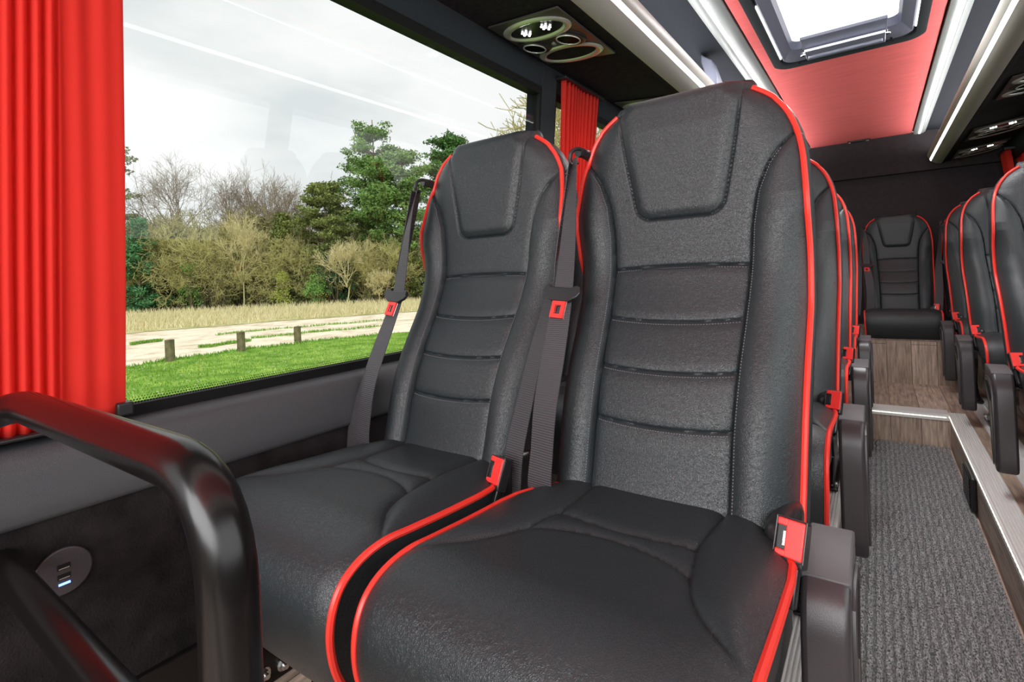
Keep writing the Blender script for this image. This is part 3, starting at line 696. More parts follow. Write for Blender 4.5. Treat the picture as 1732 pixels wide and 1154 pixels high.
def belt_strap_a():
    P = [(-.206, .170, 1.050), (-.197, .140, 1.00), (-.191, .112, .93), (-.190, .094, .86), (-.192, .074, .778), (-.185, .040, .72), (-.177, -.002, .655), (-.173, -.040, .58), (-.173, -.056, .51), (-.178, -.060, .45), (-.186, -.035, .40)]
    W = [(.7, -.7, 0), (.8, -.6, 0), (.9, -.4, 0), (1, -.25, 0), (1, -.12, 0), (1, -.1, 0), (1, -.1, 0), (1, -.15, 0), (1, -.2, 0), (1, -.1, 0), (1, 0, 0)]
    Q = catmull(P, 5); Wq = catmull(W, 5); ws = [ip(i/(len(Q)-1), [0, .12, .4, .6, 1], [.030, .034, .044, .050, .050]) for i in range(len(Q))]
    m = MB(); m.ribbon(Q, Wq, ws); return m
def belt_strap_b():
    P = [(-.215, .170, 1.04), (-.222, .15, .95), (-.232, .125, .85), (-.240, .09, .745), (-.245, .05, .66), (-.249, .010, .57), (-.256, -.022, .48), (-.262, -.030, .40)]
    W = [(.3, -1, 0), (.3, -1, 0), (.4, -.9, 0), (.8, -.6, 0), (.9, -.4, 0), (.95, -.3, 0), (1, -.2, 0), (1, -.1, 0)]
    m = MB(); m.ribbon(catmull(P, 5), catmull(W, 5), .046); return m
def belt_guide():
    m = MB(); c = Vector((-.206, .182, 1.052))
    m.tube(catmull([c + Vector(p) for p in ((.010, .020, .016), (.001, .002, .020), (-.009, -.008, .013), (-.012, -.011, -.002), (-.008, -.011, -.013), (.003, -.004, -.010))], 5), .0042, 8)
    m.tube(catmull([c + Vector(p) for p in ((-.002, .008, .014), (.004, .03, .012), (.010, .07, .0))], 4), .011, 8); return m
def tongue():
    c = Vector((-.190, .062, .770)); ex = Vector((1, -.12, -.06)).normalized(); ez = Vector((.03, .45, .89)).normalized(); ey = ex.cross(ez)
    P = lambda a, b, d=0: c + ex*a*1.12 + ez*b*1.12 + ey*d
    def plate(out, t):
        m = MB(); n = len(out); m.add([P(a, b, -t) for a, b in out] + [P(a, b, t) for a, b in out], [tuple(range(n-1, -1, -1)), tuple(range(n, 2*n))] + [(i, (i+1) % n, n+(i+1) % n, n+i) for i in range(n)]); return m
    a = plate([(-.036, .016), (-.038, .004), (-.034, -.004), (-.018, -.013), (.018, -.013), (.034, -.004), (.039, .003), (.037, .013), (.030, .017), (.020, .012), (-.022, .012), (-.028, .017)], .004)
    b = MB(); o = [(-.0135, -.010), (-.0135, -.043), (.0135, -.043), (.0135, -.010)]; i_ = [(-.006, -.020), (-.006, -.036), (.006, -.036), (.006, -.020)]
    vs = [P(x, y, d) for d in (-.0022, .0022) for x, y in o + i_]; fs = []
    for k in range(4):
        k2 = (k+1) % 4; fs += [(k, k2, 4+k2, 4+k), (8+k2, 8+k, 12+k, 12+k2), (k2, k, 8+k, 8+k2), (4+k, 4+k2, 12+k2, 12+k)]
    b.add(vs, fs)
    e = MB(); e.tube([P(x, y, -.0025) for x, y in ((-.0135, -.012), (-.0135, -.043), (.0135, -.043), (.0135, -.012))], .0014, 6); e.tube([P(x, y, -.0025) for x, y in i_], .001, 6, closed=True)
    return a, b, e
def buckle():
    c = Vector((.203, -.064, .462)); ez = Vector((.10, .36, .92)).normalized(); ex = Vector((.95, -.22, -.06)); ex = (ex - ez*ex.dot(ez)).normalized(); ey = ez.cross(ex)   # ey points rearward
    P = lambda a, b, d=0: c + ex*a*.80 + ez*b*.78 + ey*d
    def bxx(a0, a1, b0, b1, d0, d1):
        m = MB(); m.add([P(a, b, d) for d in (d0, d1) for a, b in ((a0, b0), (a1, b0), (a1, b1), (a0, b1))], [(0,1,2,3),(7,6,5,4),(0,4,5,1),(1,5,6,2),(2,6,7,3),(3,7,4,0)]); return m
    shell = bxx(-.022, .022, -.040, .031, -.009, .012); shell.v += []; m2 = bxx(-.015, .015, -.10, -.036, -.004, .008)
    o = shell.add(m2.v, [tuple(f) for f in m2.f])
    red = bxx(-.006, .0205, -.028, .0295, -.0125, -.008); r2 = bxx(-.0195, -.004, .018, .0295, -.0125, -.008); r3 = bxx(-.0195, -.004, -.028, -.018, -.0125, -.008)
    red.add(r2.v, r2.f); red.add(r3.v, r3.f)
    sil = bxx(-.010, -.0055, -.012, .010, -.0105, -.0085)
    rim = MB(); rim.tube([P(a, b, -.0095) for a, b in ((-.0215, -.0305), (.0215, -.0305), (.0215, .031), (-.0215, .031))], .0013, 6, closed=True)
    return shell, red, sil, rim
def armrest():
    x0, x1 = .208, .262; up = .008
    # side outline (y, z): folded down, hanging beside the cushion
    out = [(.085, .412), (.04, .416), (-.02, .410), (-.045, .402), (-.066, .380), (-.076, .345), (-.082, .28), (-.086, .20), (-.088, .13), (-.086, .095), (-.078, .078), (-.055, .074), (-.035, .082), (-.020, .11), (-.005, .17), (.015, .25), (.04, .30), (.075, .33), (.10, .36), (.105, .39)]
    out = [(a, b+up) for a, b in out]
    m = MB(); m.extrude(out, x0, x1, axis='x')
    cap = MB(); cap.extrude([(.088, .415+up), (.04, .4185+up), (-.02, .4125+up), (-.045, .4045+up), (-.040, .392+up), (-.01, .397+up), (.04, .400+up), (.085, .398+up)], x0-.0008, x1+.0008, axis='x')
    ins = MB(); o2 = [(.06, .385), (.0, .388), (-.035, .375), (-.050, .34), (-.058, .26), (-.064, .17), (-.062, .115), (-.045, .105), (-.03, .15), (-.012, .23), (.01, .30), (.05, .345)]
    ins.extrude(o2, x1, x1+.004, axis='x')
    rib = MB(); rib.tube([(x1+.002, a, b) for a, b in o2], .0035, 6, closed=True)
    slot = MB(); slot.extrude([(.045, .375), (.0, .378), (-.03, .362), (-.040, .33), (-.030, .315), (.0, .335), (.035, .355)], x1+.003, x1+.0055, axis='x')
    return m, cap, ins, rib, slot
def make_seat(name, label, arm=1, side=1, wall=False, group='black leather coach seats with red piping'):
    """side = 1: belt on the -x side, buckle and armrest on the +x side; side = -1 mirrored"""
    t = thing(name, (0, 0, 0), label, 'seat', group); t['_oz'] = 0.0
    def fl_(m):
        if side == -1:
            m.v = [(-a, b, c) for a, b, c in m.v]; m.f = [tuple(reversed(f)) for f in m.f]
        return m
    def part(n, m, mt, par=None, **k): return mk(n, fl_(m), mt, par or t, absolute=False, **k)
    cu = part('cushion', cushion_mesh(wall), 'leather', sharp=70)
    if 'bm' in CACHE:
        bk = bpy.data.objects.new('backrest', CACHE['bm']); COL.objects.link(bk); bk.parent = t
        bk['_ox'], bk['_oy'], bk['_oz'] = t['_ox'], t['_oy'], t['_oz']
    else: bk = part('backrest', backrest_mesh(), 'leather', sharp=70); CACHE['bm'] = bk.data
    for s in (-1, 1): tag(part('piping', back_pipe(s), 'piping', bk), 'red piping')
    for s in (-1, 1): tag(part('piping', cush_pipe(s, wall), 'piping', cu), 'red piping')
    tag(part('stitching', stitches(), 'stitch', bk), kind='stuff')
    b = part('seat_belt', belt_strap_a(), 'belt'); part('lap_strap', belt_strap_b(), 'belt', b); part('belt_guide', belt_guide(), 'plastic', b, bevel=.003)
    a_, b_, e_ = tongue(); part('tongue', a_, 'plastic', b, bevel=.0015); tag(part('tongue_blade', b_, 'redplastic', b), 'red tongue blade'); part('blade_edge', e_, 'steel', b)
    s_, r_, l_, q_ = buckle(); bu = part('buckle', s_, 'plastic', bevel=.003); tag(part('release_button', r_, 'redplastic', bu, bevel=.0015), 'red release button'); part('buckle_slot', l_, 'steel', bu); part('buckle_rim', q_, 'arm', bu)
    if arm:
        m_, c_, i_, r_, sl_ = armrest(); ar = part('armrest', m_, 'arm', bevel=.008); part('cap', c_, 'armcap', ar, bevel=.003); part('side_panel', i_, 'olive', ar, bevel=.002); part('side_rim', r_, 'arm', ar); part('grip_slot', sl_, 'frit', ar)
        m = MB(); m.box((-.232, -.30, .425), (-.212, -.20, .440)); m.box((-.236, -.315, .423), (-.209, -.295, .436)); tag(part('lever', m, 'armcap', bevel=.004), 'grey plastic lever')
    m = MB(); m.box((-.185, -.36, .270), (.185, .05, .352)); m.box((-.17, .0, .30), (.17, .085, .40)); part('seat_base', m, 'plastic', bevel=.015)
    m = MB(); m.box((.165, -.05, .36), (.205, .11, .47)); part('hinge_cover', m, 'plastic', bevel=.018)
    for sx in (-.15, .13):
        m = MB(); m.extrude([(-.24, .275), (.02, .275), (.0, .10), (.10, .025), (.10, .0125), (-.25, .0125), (-.25, .025), (-.17, .10)], sx, sx+.022, axis='x'); m.box((sx-.012, -.27, .0105), (sx+.034, .12, .022))
        lg = part('leg', m, 'gloss', bevel=.004)
        for y in (-.24, .095):
            m = MB(); m.disc((sx+.028, y, .022), (1, 0, 0), (0, 1, 0), .009, .009, .010, n=6); m.disc((sx+.028, y, .032), (1, 0, 0), (0, 1, 0), .005, .005, .004, n=10); part('bolt', m, 'steel', lg)
    return t
def put(t, x, y, z=ZP): t.location = (x, y, z + EZ); return t
AX, WX, RX = -.302, -.765, .564
s_aisle = put(make_seat('coach_seat', 'largest black leather seat in the foreground, next to the aisle'), AX, .79)
s_win = put(make_seat('coach_seat', 'black leather foreground seat against the big window', arm=0, wall=True), WX, .79)
for y, lb in ((1.575, 'aisle-side seat directly behind the largest foreground seat, seen edge-on'), (2.36, 'left aisle seat two rows behind the largest foreground seat'), (3.145, 'left aisle seat three rows behind the largest foreground seat, almost hidden')):
    dup(s_aisle, (AX, y, ZP), label=lb)
dup(s_win, (WX, 1.575, ZP), label='window seat in the second row, peeping out behind the window-side foreground seat')
s_right = put(make_seat('coach_seat', 'single right-hand seat nearest the camera, cut by the picture edge', side=-1), RX, 2.39)
dup(s_right, (RX, 3.27, ZP), label='single right-hand seat second from the camera, its front panel in view')
dup(s_right, (RX, 4.0, ZP), label='single right-hand seat third from the camera, seen as a thin red-edged slice')
s_rear = put(make_seat('coach_seat', 'rear seat facing the aisle, standing on the wooden box at its end', arm=0), .125, 4.70)
dup(s_rear, (.125+.475, 4.70, ZP), label='rear bench seat right of the one facing the aisle, mostly hidden')
# ------------------------------------------------------------------ guard rail in front
YR = .168
t = thing('guard_rail', (-.70, YR, ZP), 'shiny black tubular guard rail in the lower left foreground', 'guard rail')
def bend(P, r, n=8):
    out = [Vector(P[0])]
    for i in range(1, len(P)-1):
        a, b, c = Vector(P[i-1]), Vector(P[i]), Vector(P[i+1]); d0 = (a-b).normalized(); d1 = (c-b).normalized(); p0, p1 = b+d0*r, b+d1*r
        for k in range(n+1):
            u = k/n; out.append(p0*(1-u)**2 + b*2*u*(1-u) + p1*u*u)
    out.append(Vector(P[-1])); return out
m = MB(); m.tube(bend([(-.97, YR-.34, ZP+.01), (-.97, YR-.30, -.28), (-.935, YR, -.139), (-.366, YR, -.130), (-.366, YR, ZP+.01)], .080), .0193, 24); mk('bent_tube', m, 'gloss', t, sharp=60)
m = MB(); m.tube([(-1.04, YR, -.382), (-.372, YR, -.378)], .0185, 24); mk('cross_tube', m, 'gloss', t)
for x, yy in ((-.97, YR-.34), (-.366, YR)):
    m = MB(); m.disc((x, yy, ZP), (1, 0, 0), (0, 1, 0), .04, .04, .012, n=24); mk('foot_plate', m, 'gloss', t)
# ------------------------------------------------------------------ socket, bolts
t = thing('usb_socket', (-1.045, .236, -.490), 'round dark grey charging socket with a blue light on the felt wall', 'socket')
c = Vector((-1.0445, .236, -.428)); ey = Vector((0, 1, 0)); ez = Vector((0, 0, 1))
m = MB(); m.disc(c, ey, ez, .036, .036, .006, n=40); mk('plate', m, 'arm', t, bevel=.002)
for k, z in enumerate((.008, -.007)):
    m = MB(); m.box((c.x+.0055, c.y-.008, c.z+z-.004), (c.x+.0068, c.y+.008, c.z+z+.004)); p_ = mk('port', m, 'frit', t)
    m = MB(); m.box((c.x+.0066, c.y-.0065, c.z+z-.003), (c.x+.0074, c.y+.0065, c.z+z-.0015)); mk('contact', m, 'steel', p_)
m = MB(); m.box((c.x+.0055, c.y-.007, c.z-.0195), (c.x+.0075, c.y+.007, c.z-.0165)); tag(mk('indicator_light', m, 'blueled', t), 'glowing blue light')
for k, (y, z) in enumerate(((.575, -.785), (.535, -.780))):
    t = thing('hex_bolt', (-1.032, y, z-.011), ('bright hex bolt at the wall foot, right one of two beside the wood floor', 'bright hex bolt at the wall foot, left one of two beside the wood floor')[k], 'bolt', 'hex bolts at the foot of the wall')
    m = MB(); m.disc((-1.032, y, z), (0, 1, 0), (0, 0, 1), .013, .013, .002, n=24); mk('washer', m, 'steel', t)
    m = MB(); m.disc((-1.030, y, z), (0, 1, 0), (0, 0, 1), .0095, .0095, .007, n=6); m.disc((-1.023, y, z), (0, 1, 0), (0, 0, 1), .005, .005, .006, n=14); mk('head', m, 'steel', t, sharp=25)
# ------------------------------------------------------------------ curtains
def curtain(name, label, ya, yb, z0, z1, fold, n=160, side=0, gather=None):
    X = (lambda x: x) if side == 0 else mir
    t = thing(name, (X(lean(z0)+.035), (ya+yb)/2, z0), label, 'curtain', 'red curtains at the bus windows')
    rows = []
    for j in range(61):
        v = j/60; z = z0 + (z1-z0)*v; row = []
        for i in range(n+1):
            q = i/n; dy, dx = fold(q, v); y = ya + (yb-ya)*q + dy; row.append((X(lean(z) + .034 + dx), y, z))
        rows.append(row)
    m = MB(); m.grid(rows); o = mk('cloth', m, 'curtain', t, sharp=0)
    s = o.modifiers.new('thickness', 'SOLIDIFY'); s.thickness = .0016
    return t
def fold1(q, v):
    k = .862 + .008*math.sin(3*v)                                  # pleats on the left part, nearly flat to the right
    w_ = 1/(1+math.exp((q-k)/.004))
    f = w_*(.016*abs(math.sin(math.pi*q*37 + .35*math.sin(4*v+1) + .4*math.sin(q*30)))**.7 - .006) + (1-w_)*(.0022*math.sin(2*math.pi*q*19 + 1.5*v) + .0012*math.sin(90*q+2*v))
    dy = .003*math.sin(3.0*v + 1)*max(0, (q-.8)/.2)
    if q > .975: f -= .004*((q-.975)/.025)**2
    return dy, f
t = curtain('curtain', 'large red curtain hanging at the left picture edge, in front of the first window', -.30, .331, -.209, .74, fold1, n=900)
m = MB(); m.box((lean(-.21)+.012, -.3, -.216), (lean(-.21)+.055, .318, -.209)); m.box((lean(-.2)+.012, .318, -.212), (lean(-.2)+.045, .342, -.190)); mk('rail_clip', m, 'plastic', t, bevel=.003)
def fold2(q, v):
    pin = 1 - .22*math.exp(-((v-.45)/.35)**2)
    return ((q-.5)*(yb2-ya2)*(pin-1)), .016*math.sin(2*math.pi*q*11 + .8*math.sin(4*v+q*3))*(.7+.3*math.sin(9*q))
ya2, yb2 = 1.75, 2.06
t = curtain('curtain', 'gathered red curtain behind the window-side seat, below the left rack', ya2, yb2, -.20, .745, fold2, n=240)
m = MB(); m.box((lean(.75)+.006, 1.735, .745), (lean(.75)+.06, 2.08, .757)); mk('rail_clip', m, 'plastic', t, bevel=.003)
def fold3(q, v):
    pin = ip(v, [0, .38, .5, .62, 1], [.62, .5, .42, .55, .75]); return ((q-.5)*.24*(pin-1)), .016*math.sin(2*math.pi*q*8 + 2*v)
t = curtain('curtain', 'narrow tied red curtain by the far right rear corner', 4.86, 5.10, -.20, .72, fold3, n=160, side=1)
m = MB(); xx = mir(lean(.28)+.034); m.tube([(xx + .024*math.cos(a), 4.98 + .06*math.sin(a), .27) for a in np.linspace(0, 2*math.pi, 24, endpoint=False)], .014, 8, closed=True); mk('tie_band', m, 'curtain', t)
m = MB(); m.box((mir(lean(.73)+.06), 4.85, .72), (mir(lean(.73)+.006), 5.1, .735)); mk('rail_clip', m, 'plastic', t)

# ------------------------------------------------------------------ outdoors
ZG = -2.17
def at(px, py, d):
    x, y = (px-PPX)/FPX, (py-PPY)/FPX; return d*(fw + x*CR - y*CU)
def onground(px, d):
    p = at(px, 466, d); return np.array([p[0], p[1], ZG])
# the lawn, the sandy track and the verge lie in bands across the view; edges given at left and right of the window
def band(name, cols, mt, z, kind='structure', jit=0):
    """cols: list of (near point, far point)"""
    m = MB(); rows = []
    for a, b in cols: rows.append([tuple(a + (b-a)*k/6 + np.array([0, 0, 0])) for k in range(7)])
    m.grid(rows); o = mk(name, m, mt, sharp=0); return o
def edge(d_of_px, pxs, dz=0):
    return [onground(p, d_of_px(p)) + np.array([0, 0, dz]) for p in pxs]
PX = np.linspace(-1500, 1900, 120)
wob = lambda p, a, s: a*math.sin(p*s) + .5*a*math.sin(p*s*2.7+1)
de_near = lambda p: ip(p, [-1500, 210, 640, 1900], [13.5, 14.9, 21.0, 30]) + wob(p, .18, .05)
de_far = lambda p: ip(p, [-1500, 210, 640, 1900], [24, 26.5, 34, 44]) + wob(p, .2, .03)
de_ver = lambda p: ip(p, [-1500, 210, 640, 1900], [44, 44.5, 46, 52])
lawn = MB(); lawn.box((-140, -60, ZG-.3), (140, 150, ZG-.10)); tag(mk('ground', lawn, 'woodland'), kind='structure')
o = band('lawn', list(zip(edge(lambda p: 1.6, PX), edge(de_near, PX))), 'grassfield', 0); tag(o, kind='structure')
o = band('track', list(zip(edge(de_near, PX, -.02), edge(lambda p: de_far(p)+1.5, PX, -.02))), 'sand', 0); tag(o, kind='structure')
o = band('verge', list(zip(edge(de_far, PX, .0), edge(de_ver, PX, .25))), 'verge', 0); tag(o, kind='structure')
# grass strips growing along the track
def tuft_field(name, mt, spots, h, wd, label, cat):
    m = MB()
    for (x, y, z) in spots:
        hh = h*rng.uniform(.5, 1.2); a = rng.uniform(0, 6.28); dx, dy = math.cos(a)*wd, math.sin(a)*wd; lx, ly = rng.normal(0, .35, 2)*hh
        m.add([(x-dx, y-dy, z), (x+dx, y+dy, z), (x+lx, y+ly, z+hh)], [(0, 1, 2)])
    return tag(mk(name, m, mt, flat=True), label, cat, kind='stuff')
sp = []
for _ in range(19000):
    p = rng.uniform(0, 700); d = 4.4 + (de_near(p)-4.4)*rng.uniform(0, 1)**.8; sp.append(onground(p, d))
tuft_field('lawn_grass', 'blade', sp, .07, .012, 'short bright green grass in front of the wooden posts', 'grass')
sp = []
for _ in range(900):
    p = rng.uniform(190, 640); sp.append(onground(p, de_near(p) - abs(rng.normal(0, .18))))
for q, (a, b, off) in enumerate(((215, 270, .52), (360, 660, .55), (330, 420, .2), (420, 660, .28))):
    for _ in range(700):
        p = rng.uniform(a, b); sp.append(onground(p, de_near(p) + (de_far(p)-de_near(p))*(off + rng.normal(0, .006))))
tuft_field('track_grass', 'blade', sp, .12, .02, 'thin green grass lines growing along the sandy track', 'grass')
sp = []
for _ in range(11000):
    p = rng.uniform(-60, 720); d = de_far(p) + (de_ver(p)-de_far(p))*rng.uniform(0, 1); q = onground(p, d); q[2] += .05 + .2*(d-de_far(p))/(de_ver(p)-de_far(p)); sp.append(q)
tuft_field('dry_grass', 'dryblade', sp, .5, .03, 'pale dry tussock grass along the foot of the trees', 'grass')
m = MB()
for _ in range(260):
    p = rng.uniform(205, 640); d = 5 + 12*rng.uniform(0, 1)
    if d < de_near(p)-.3:
        c = onground(p, d); r = .014; m.tube([c + np.array([0, 0, .06]), c + np.array([0, 0, .068])], r, 6)
tag(mk('daisies', m, 'daisy', sharp=0), 'tiny white daisies scattered over the green lawn', 'daisies', kind='stuff')
for px, d, h, lb in ((338, 15.6, .66, 'leftmost of the three short wooden posts at the lawn edge'), (403, 17.3, .66, 'middle one of the three short wooden posts at the lawn edge'), (499, 18.9, .63, 'rightmost of the three short wooden posts, nearest the seat belt')):
    px = {338: 282}.get(px, px)
    c = onground(px, d); m = MB(); r = .095; m.box((c[0]-r, c[1]-r, ZG-.1), (c[0]+r, c[1]+r, ZG+h), rot=Matrix.Rotation(math.radians(30), 3, 'Z'))
    tag(mk('wooden_post', m, 'post', bevel=.015), lb, 'post', 'short wooden posts at the lawn edge')
# trees
class Tree:
    def __init__(s): s.w = MB(); s.t = MB(); s.l = MB()
def tri_tube(m, a, b, r0, r1, n=3):
    a, b = np.array(a), np.array(b); d = b-a; L_ = np.linalg.norm(d)
    if L_ < 1e-6: return
    d /= L_; u = np.cross(d, [0.3, .9, .2]); u /= np.linalg.norm(u); v = np.cross(d, u); vs = []
    for p, r in ((a, r0), (b, r1)):
        for k in range(n):
            t_ = 2*math.pi*k/n; vs.append(p + (u*math.cos(t_) + v*math.sin(t_))*r)
    m.add(vs, [(k, (k+1) % n, n+(k+1) % n, n+k) for k in range(n)])
def grow(T, p, d, L_, r, lv, maxlv, spread, up, twig_r, kids=(3, 4)):
    d = d/np.linalg.norm(d); seg = 3 if lv < 2 else 2; q = np.array(p); dd = d.copy()
    mids = [q.copy()]
    for k in range(seg):
        dd = dd + rng.normal(0, .13, 3) + np.array([0, 0, up*.12]); dd /= np.linalg.norm(dd); n = q + dd*L_/seg
        tri_tube(T.w if lv < 2 else T.t, q, n, max(r*(1-.35*k/seg), twig_r), max(r*(1-.35*(k+1)/seg), twig_r), 6 if lv == 0 else (4 if lv == 1 else 3)); q = n; mids.append(q.copy())
    if lv >= maxlv: return
    nk = rng.integers(kids[0], kids[1]+1)
    for k in range(nk):
        f = rng.uniform(.35, 1) if k else 1; i = min(int(f*seg), seg-1); b = mids[i] + (mids[i+1]-mids[i])*(f*seg-i) if f < 1 else mids[-1]
        nd = dd*rng.uniform(.6, 1) + rng.normal(0, spread, 3); nd[2] += up*.3
        grow(T, b, nd, L_*rng.uniform(.55, .85), r*.55, lv+1, maxlv, spread, up, twig_r, kids)
def bare_tree(h, trunk=.35, maxlv=5, spread=.55, up=.5, twig=.018, kids=(3, 4), r=None):
    T = Tree(); r = r or h*.012; th = h*trunk
    grow(T, np.array([0, 0, -.2]), np.array([rng.normal(0, .04), rng.normal(0, .04), 1.0]), th, r, 0, 0, spread, up, twig)
    for k in range(4):
        nd = np.array([math.cos(k*1.57+rng.uniform(-.4, .4))*spread, math.sin(k*1.57+rng.uniform(-.4, .4))*spread, 1.0])
        grow(T, np.array([0, 0, th*rng.uniform(.75, 1.0)]), nd, h*.24, r*.6, 1, maxlv, spread, up, twig, kids)
    allv = np.array(T.w.v + T.t.v); s = h/allv[:, 2].max()
    for m in (T.w, T.t): m.v = [(a*s*.95, b*s*.95, c*s) for a, b, c in m.v]
    return T
def leaf_cloud(m, c, rad, n, size, flatz=1.0, shell=.5):
    for _ in range(n):
        d = rng.normal(0, 1, 3); d /= np.linalg.norm(d); rr_ = rng.uniform(shell, 1)**.6; p = np.array(c) + d*np.array(rad)*rr_
        a = rng.normal(0, 1, 3); a[2] *= flatz; a /= np.linalg.norm(a); b = np.cross(a, rng.normal(0, 1, 3)); b /= max(np.linalg.norm(b), 1e-6); s = size*rng.uniform(.6, 1.3)
        m.add([p - a*s, p + b*s*.45, p + a*s, p - b*s*.45], [(0, 1, 2, 3)])
def pine_tree(h, crown0, width, trunks=1, n_br=46, leaf='pine', dense=1.0, narrow=.35):
    T = Tree()
    for k in range(trunks):
        ox, oy = ((k-(trunks-1)/2)*width*.28, rng.normal(0, .6)); lx = rng.normal(0, .25)
        P = [np.array([ox + lx*(z/h)**2*2 + .12*math.sin(z*.5+k), oy, z]) for z in np.linspace(-.3, h*.96*(1 if k == 0 else rng.uniform(.72, .85)), 12)]
        for i in range(11): tri_tube(T.w, P[i], P[i+1], h*.0125*(1-i/13), h*.0125*(1-(i+1)/13), 7)
        for b in range(n_br//trunks):
            f = rng.uniform(crown0, 1.0)**.9; i = min(int(f*11), 10); base = P[i]; a = rng.uniform(0, 6.28)
            q = (f-crown0)/(1-crown0); L_ = width*.5*(ip(q, [0, .12, .4, .75, 1], [.55, .9, 1.0, .78, narrow]))*rng.uniform(.55, 1.05)
            tip = base + np.array([math.cos(a)*L_, math.sin(a)*L_, L_*rng.uniform(.02, .38)]); mid = (base+tip)/2 + np.array([0, 0, -.04*L_])
            tri_tube(T.w, base, mid, .07, .05, 4); tri_tube(T.w, mid, tip, .05, .02, 3)
            for u in (.5, .72, .9, 1.05):
                c = base + (tip-base)*u + rng.normal(0, .22, 3); leaf_cloud(T.l, c, (.62*dense, .62*dense, .30*dense), int(52*dense), .15, .6, .1)
    return T
def conifer(h, width, n=70, leafsize=.13, c0=.02):
    T = Tree(); tri_tube(T.w, (0, 0, -.2), (0, 0, h*.95), h*.012, .02, 6)
    for b in range(n):
        f = rng.uniform(c0, 1); a = rng.uniform(0, 6.28); L_ = width*.5*ip(f, [0, .25, .6, 1], [.8, 1, .75, .12])*rng.uniform(.6, 1.05); z = f*h
        tip = np.array([math.cos(a)*L_, math.sin(a)*L_, z - L_*.1]); tri_tube(T.w, (0, 0, z), tip, .04, .015, 3)
        for u in (.35, .65, .95): leaf_cloud(T.l, np.array([0, 0, z]) + (tip-np.array([0, 0, z]))*u + rng.normal(0, .15, 3), (.60, .60, .38), 46, leafsize, .8, .2)
    return T
def bush(h, width, n=26, leafsize=.10, dens=70):
    T = Tree()
    for k in range(6):
        a = rng.uniform(0, 6.28); tri_tube(T.w, (0, 0, -.1), (math.cos(a)*width*.25, math.sin(a)*width*.25, h*.7), .05, .015, 4)
    for k in range(n):
        a = rng.uniform(0, 6.28); f = rng.uniform(0, 1); q = math.sqrt(max(0, 1-(2*f-.9)**2*.75)); R_ = width*.42*q*rng.uniform(.3, 1)
        leaf_cloud(T.l, (math.cos(a)*R_, math.sin(a)*R_, .25+f*(h-.5)), (.55, .55, .45), dens, leafsize, 1, .2)
    return T
def plant(T, name, px, d, label, cat, group, wood_m, twig_m=None, leaf_m=None, parts=('trunk', 'twigs', 'foliage'), rz=0):
    c = onground(px, d); t = thing(name, tuple(c), label, cat, group)
    if T.w.v: mk(parts[0], T.w, wood_m, t, absolute=False, sharp=0)
    if T.t.v: mk(parts[1], T.t, twig_m or wood_m, t, absolute=False, flat=True)
    if T.l.v: mk(parts[2], T.l, leaf_m, t, absolute=False, flat=True)
    t.rotation_euler = (0, 0, rz); return t
def H(px, ytop, d): return float(at(px, ytop, d)[2] - ZG)
# tall pines and other single trees
plant(pine_tree(H(655, 182, 50), .40, 6.8, trunks=3, n_br=170, dense=1.25), 'pine_tree', 655, 50, 'tallest pine with reddish trunks, right of the bare trees', 'tree', None, 'pinebark', None, 'pine2')
plant(pine_tree(H(770, 207, 52), .62, 4.3, n_br=90, dense=1.1, narrow=.3), 'pine_tree', 772, 52, 'small round-topped pine rising above the window-side seat', 'tree', None, 'pinebark', None, 'pine')
plant(pine_tree(H(188, 212, 49), .40, 6.0, n_br=60, dense=1.0), 'pine_tree', 186, 49, 'pine whose branches show beside the edge of the large red curtain', 'tree', None, 'pinebark', None, 'olivepine')
plant(pine_tree(H(560, 298, 50), .22, 5.6, n_br=130, dense=1.1), 'pine_tree', 572, 50, 'ivy-clad olive pine between the bare trees and the tallest pine', 'tree', None, 'bark', None, 'olivepine')
plant(conifer(H(232, 372, 46), 4.6, n=70), 'evergreen_tree', 236, 46, 'dense blue-green evergreen beside the edge of the large red curtain', 'tree', None, 'bark', None, 'spruce')
plant(bush(H(565, 425, 47), 4.4, n=40, dens=80), 'holly_bush', 568, 46.5, 'dark holly bush below the ivy-clad pine', 'bush', None, 'bark', None, 'holly')
plant(bush(H(473, 455, 46), 1.9, n=22, leafsize=.08), 'ivy_shrub', 474, 45.6, 'yellow-green leafy shrub left of the dark holly bush', 'bush', None, 'bark', None, 'ivyyellow')
plant(bush(H(537, 462, 46), 2.0, n=22, leafsize=.08), 'ivy_shrub', 535, 45.4, 'bright green ivy-covered shrub in front of the dark holly bush', 'bush', None, 'bark', None, 'ivy')
plant(bush(H(322, 435, 47), 2.0, n=16, leafsize=.08), 'ivy_shrub', 322, 46.2, 'green ivy-covered shrub under the leftmost bare tree', 'bush', None, 'bark', None, 'ivy')
for px, top, d, lb in ((292, 262, 52, 'bare tree nearest the large red curtain, with a dark twiggy crown'), (405, 276, 53, 'bare tree in the middle of the treeline with a leaning crown'), (452, 274, 54, 'tallest spreading bare tree left of the ivy-clad pine'), (500, 288, 52, 'slender bare tree just left of the ivy-clad pine')):
    plant(bare_tree(H(px, top, d), trunk=.34, maxlv=6, spread=.48, up=.45, twig=.008), 'bare_tree', px, d, lb, 'tree', None, 'bark', 'darktwig', rz=rng.uniform(0, 6))
for px, top, d, lb in ((410, 352, 46, 'pale straw-coloured bare tree in front of the middle of the treeline'), (586, 400, 45.2, 'small pale bare tree in front of the dark holly bush'), (640, 452, 45, 'straw-coloured bare shrub beside the seat belt')):
    plant(bare_tree(H(px, top, d), trunk=.3, maxlv=6, spread=.42, up=.5, twig=.008, r=.07), 'bare_tree', px, d, lb, 'tree', None, 'paletwig', 'paletwig')
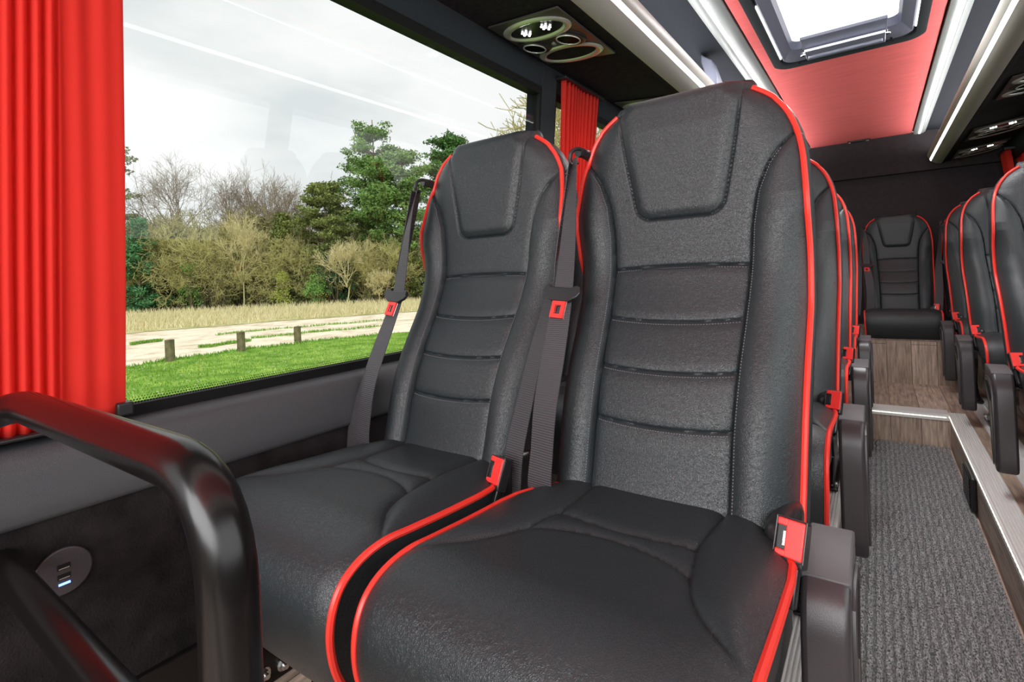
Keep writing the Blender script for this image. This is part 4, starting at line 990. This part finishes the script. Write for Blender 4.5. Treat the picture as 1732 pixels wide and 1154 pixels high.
# background trees of the wood, alike: four kinds copied
protos = []
for k in range(3):
    hgt = 12.0
    protos.append(plant(bare_tree(hgt, trunk=.22, maxlv=6, spread=.60, up=.30, twig=.020, kids=(3, 4)), 'scrub_tree', 250+60*k, 49, 'olive-brown bare tree in the thicket of the treeline', 'tree', 'olive-brown bare trees of the thicket', 'bark', 'olivetwig'))
spots = [(205, 51, .8), (262, 48.5, .72), (345, 48, .66), (372, 50, .74), (430, 49, .70), (465, 48, .62), (512, 49, .66), (600, 51, .70), (622, 49, .66), (690, 52, .7), (350, 56, .92), (235, 57, .95), (480, 57, .9), (580, 58, .88), (660, 57, .75), (540, 55, .8), (310, 55, .8), (405, 58, .85), (225, 47.5, .5), (300, 47, .52), (360, 46.8, .46), (440, 47, .5), (515, 47.5, .52), (612, 47, .5), (655, 47, .55), (250, 52, .9), (330, 53, .9), (420, 52, .88), (470, 53, .9), (610, 53, .8), (720, 56, .72), (780, 57, .75), (850, 56, .9), (900, 55, 1.52), (960, 56, 1.6), (1010, 55, 1.95), (165, 49, .8), (110, 52, .95), (50, 50, .85), (-20, 53, 1.0), (-110, 50, .9), (-220, 53, 1.0), (-360, 52, 1.0)]
for k, (px, d, s) in enumerate(spots):
    dup(protos[k % 3], tuple(onground(px, d)), rng.uniform(0, 6.28), s)
ps = protos
for k, o in enumerate(protos): o.scale = (.72, .72, .72)
# low evergreen understorey behind
ub = [plant(bush(4.2, 4.5, n=44, leafsize=.16, dens=60), 'undergrowth_bush', 260+150*k, 50, 'olive evergreen undergrowth bush between the tree trunks', 'bush', 'olive undergrowth bushes in the treeline', 'bark', None, 'scrub') for k in range(2)]
for k, px in enumerate(list(range(-350, 190, 60)) + list(range(190, 1000, 34))):
    dup(ub[k % 2], tuple(onground(px + rng.uniform(-8, 8), rng.uniform(51, 56))), rng.uniform(0, 6.28), (1.1, 1.1, rng.uniform(.9, 1.9)))
oc = plant(conifer(9.0, 4.2, n=80, leafsize=.14, c0=.12), 'evergreen_tree', 482, 49.5, 'olive evergreen tree standing within the thicket', 'tree', 'olive evergreen trees within the thicket', 'bark', None, 'olivepine')
for px, d, sc in ((302, 50, .85), (440, 51, 1.0), (350, 52, .9), (625, 51, .95), (690, 50, .9), (515, 47.8, .6)): dup(oc, tuple(onground(px, d)), px, sc)
# trees on the right-hand side of the bus
for k, (x, y, s) in enumerate(((24, 30, 1.0), (19, 44, 1.1), (30, 52, 1.2), (14, 36, .9))):
    o = dup(protos[k % 3], (x, y, ZG), k, s, label='bare tree seen through the right-hand windows'); o['group'] = 'bare trees right of the bus'
for o in bpy.data.objects:
    for k in ('_ox', '_oy', '_oz'):
        if k in o: del o[k]
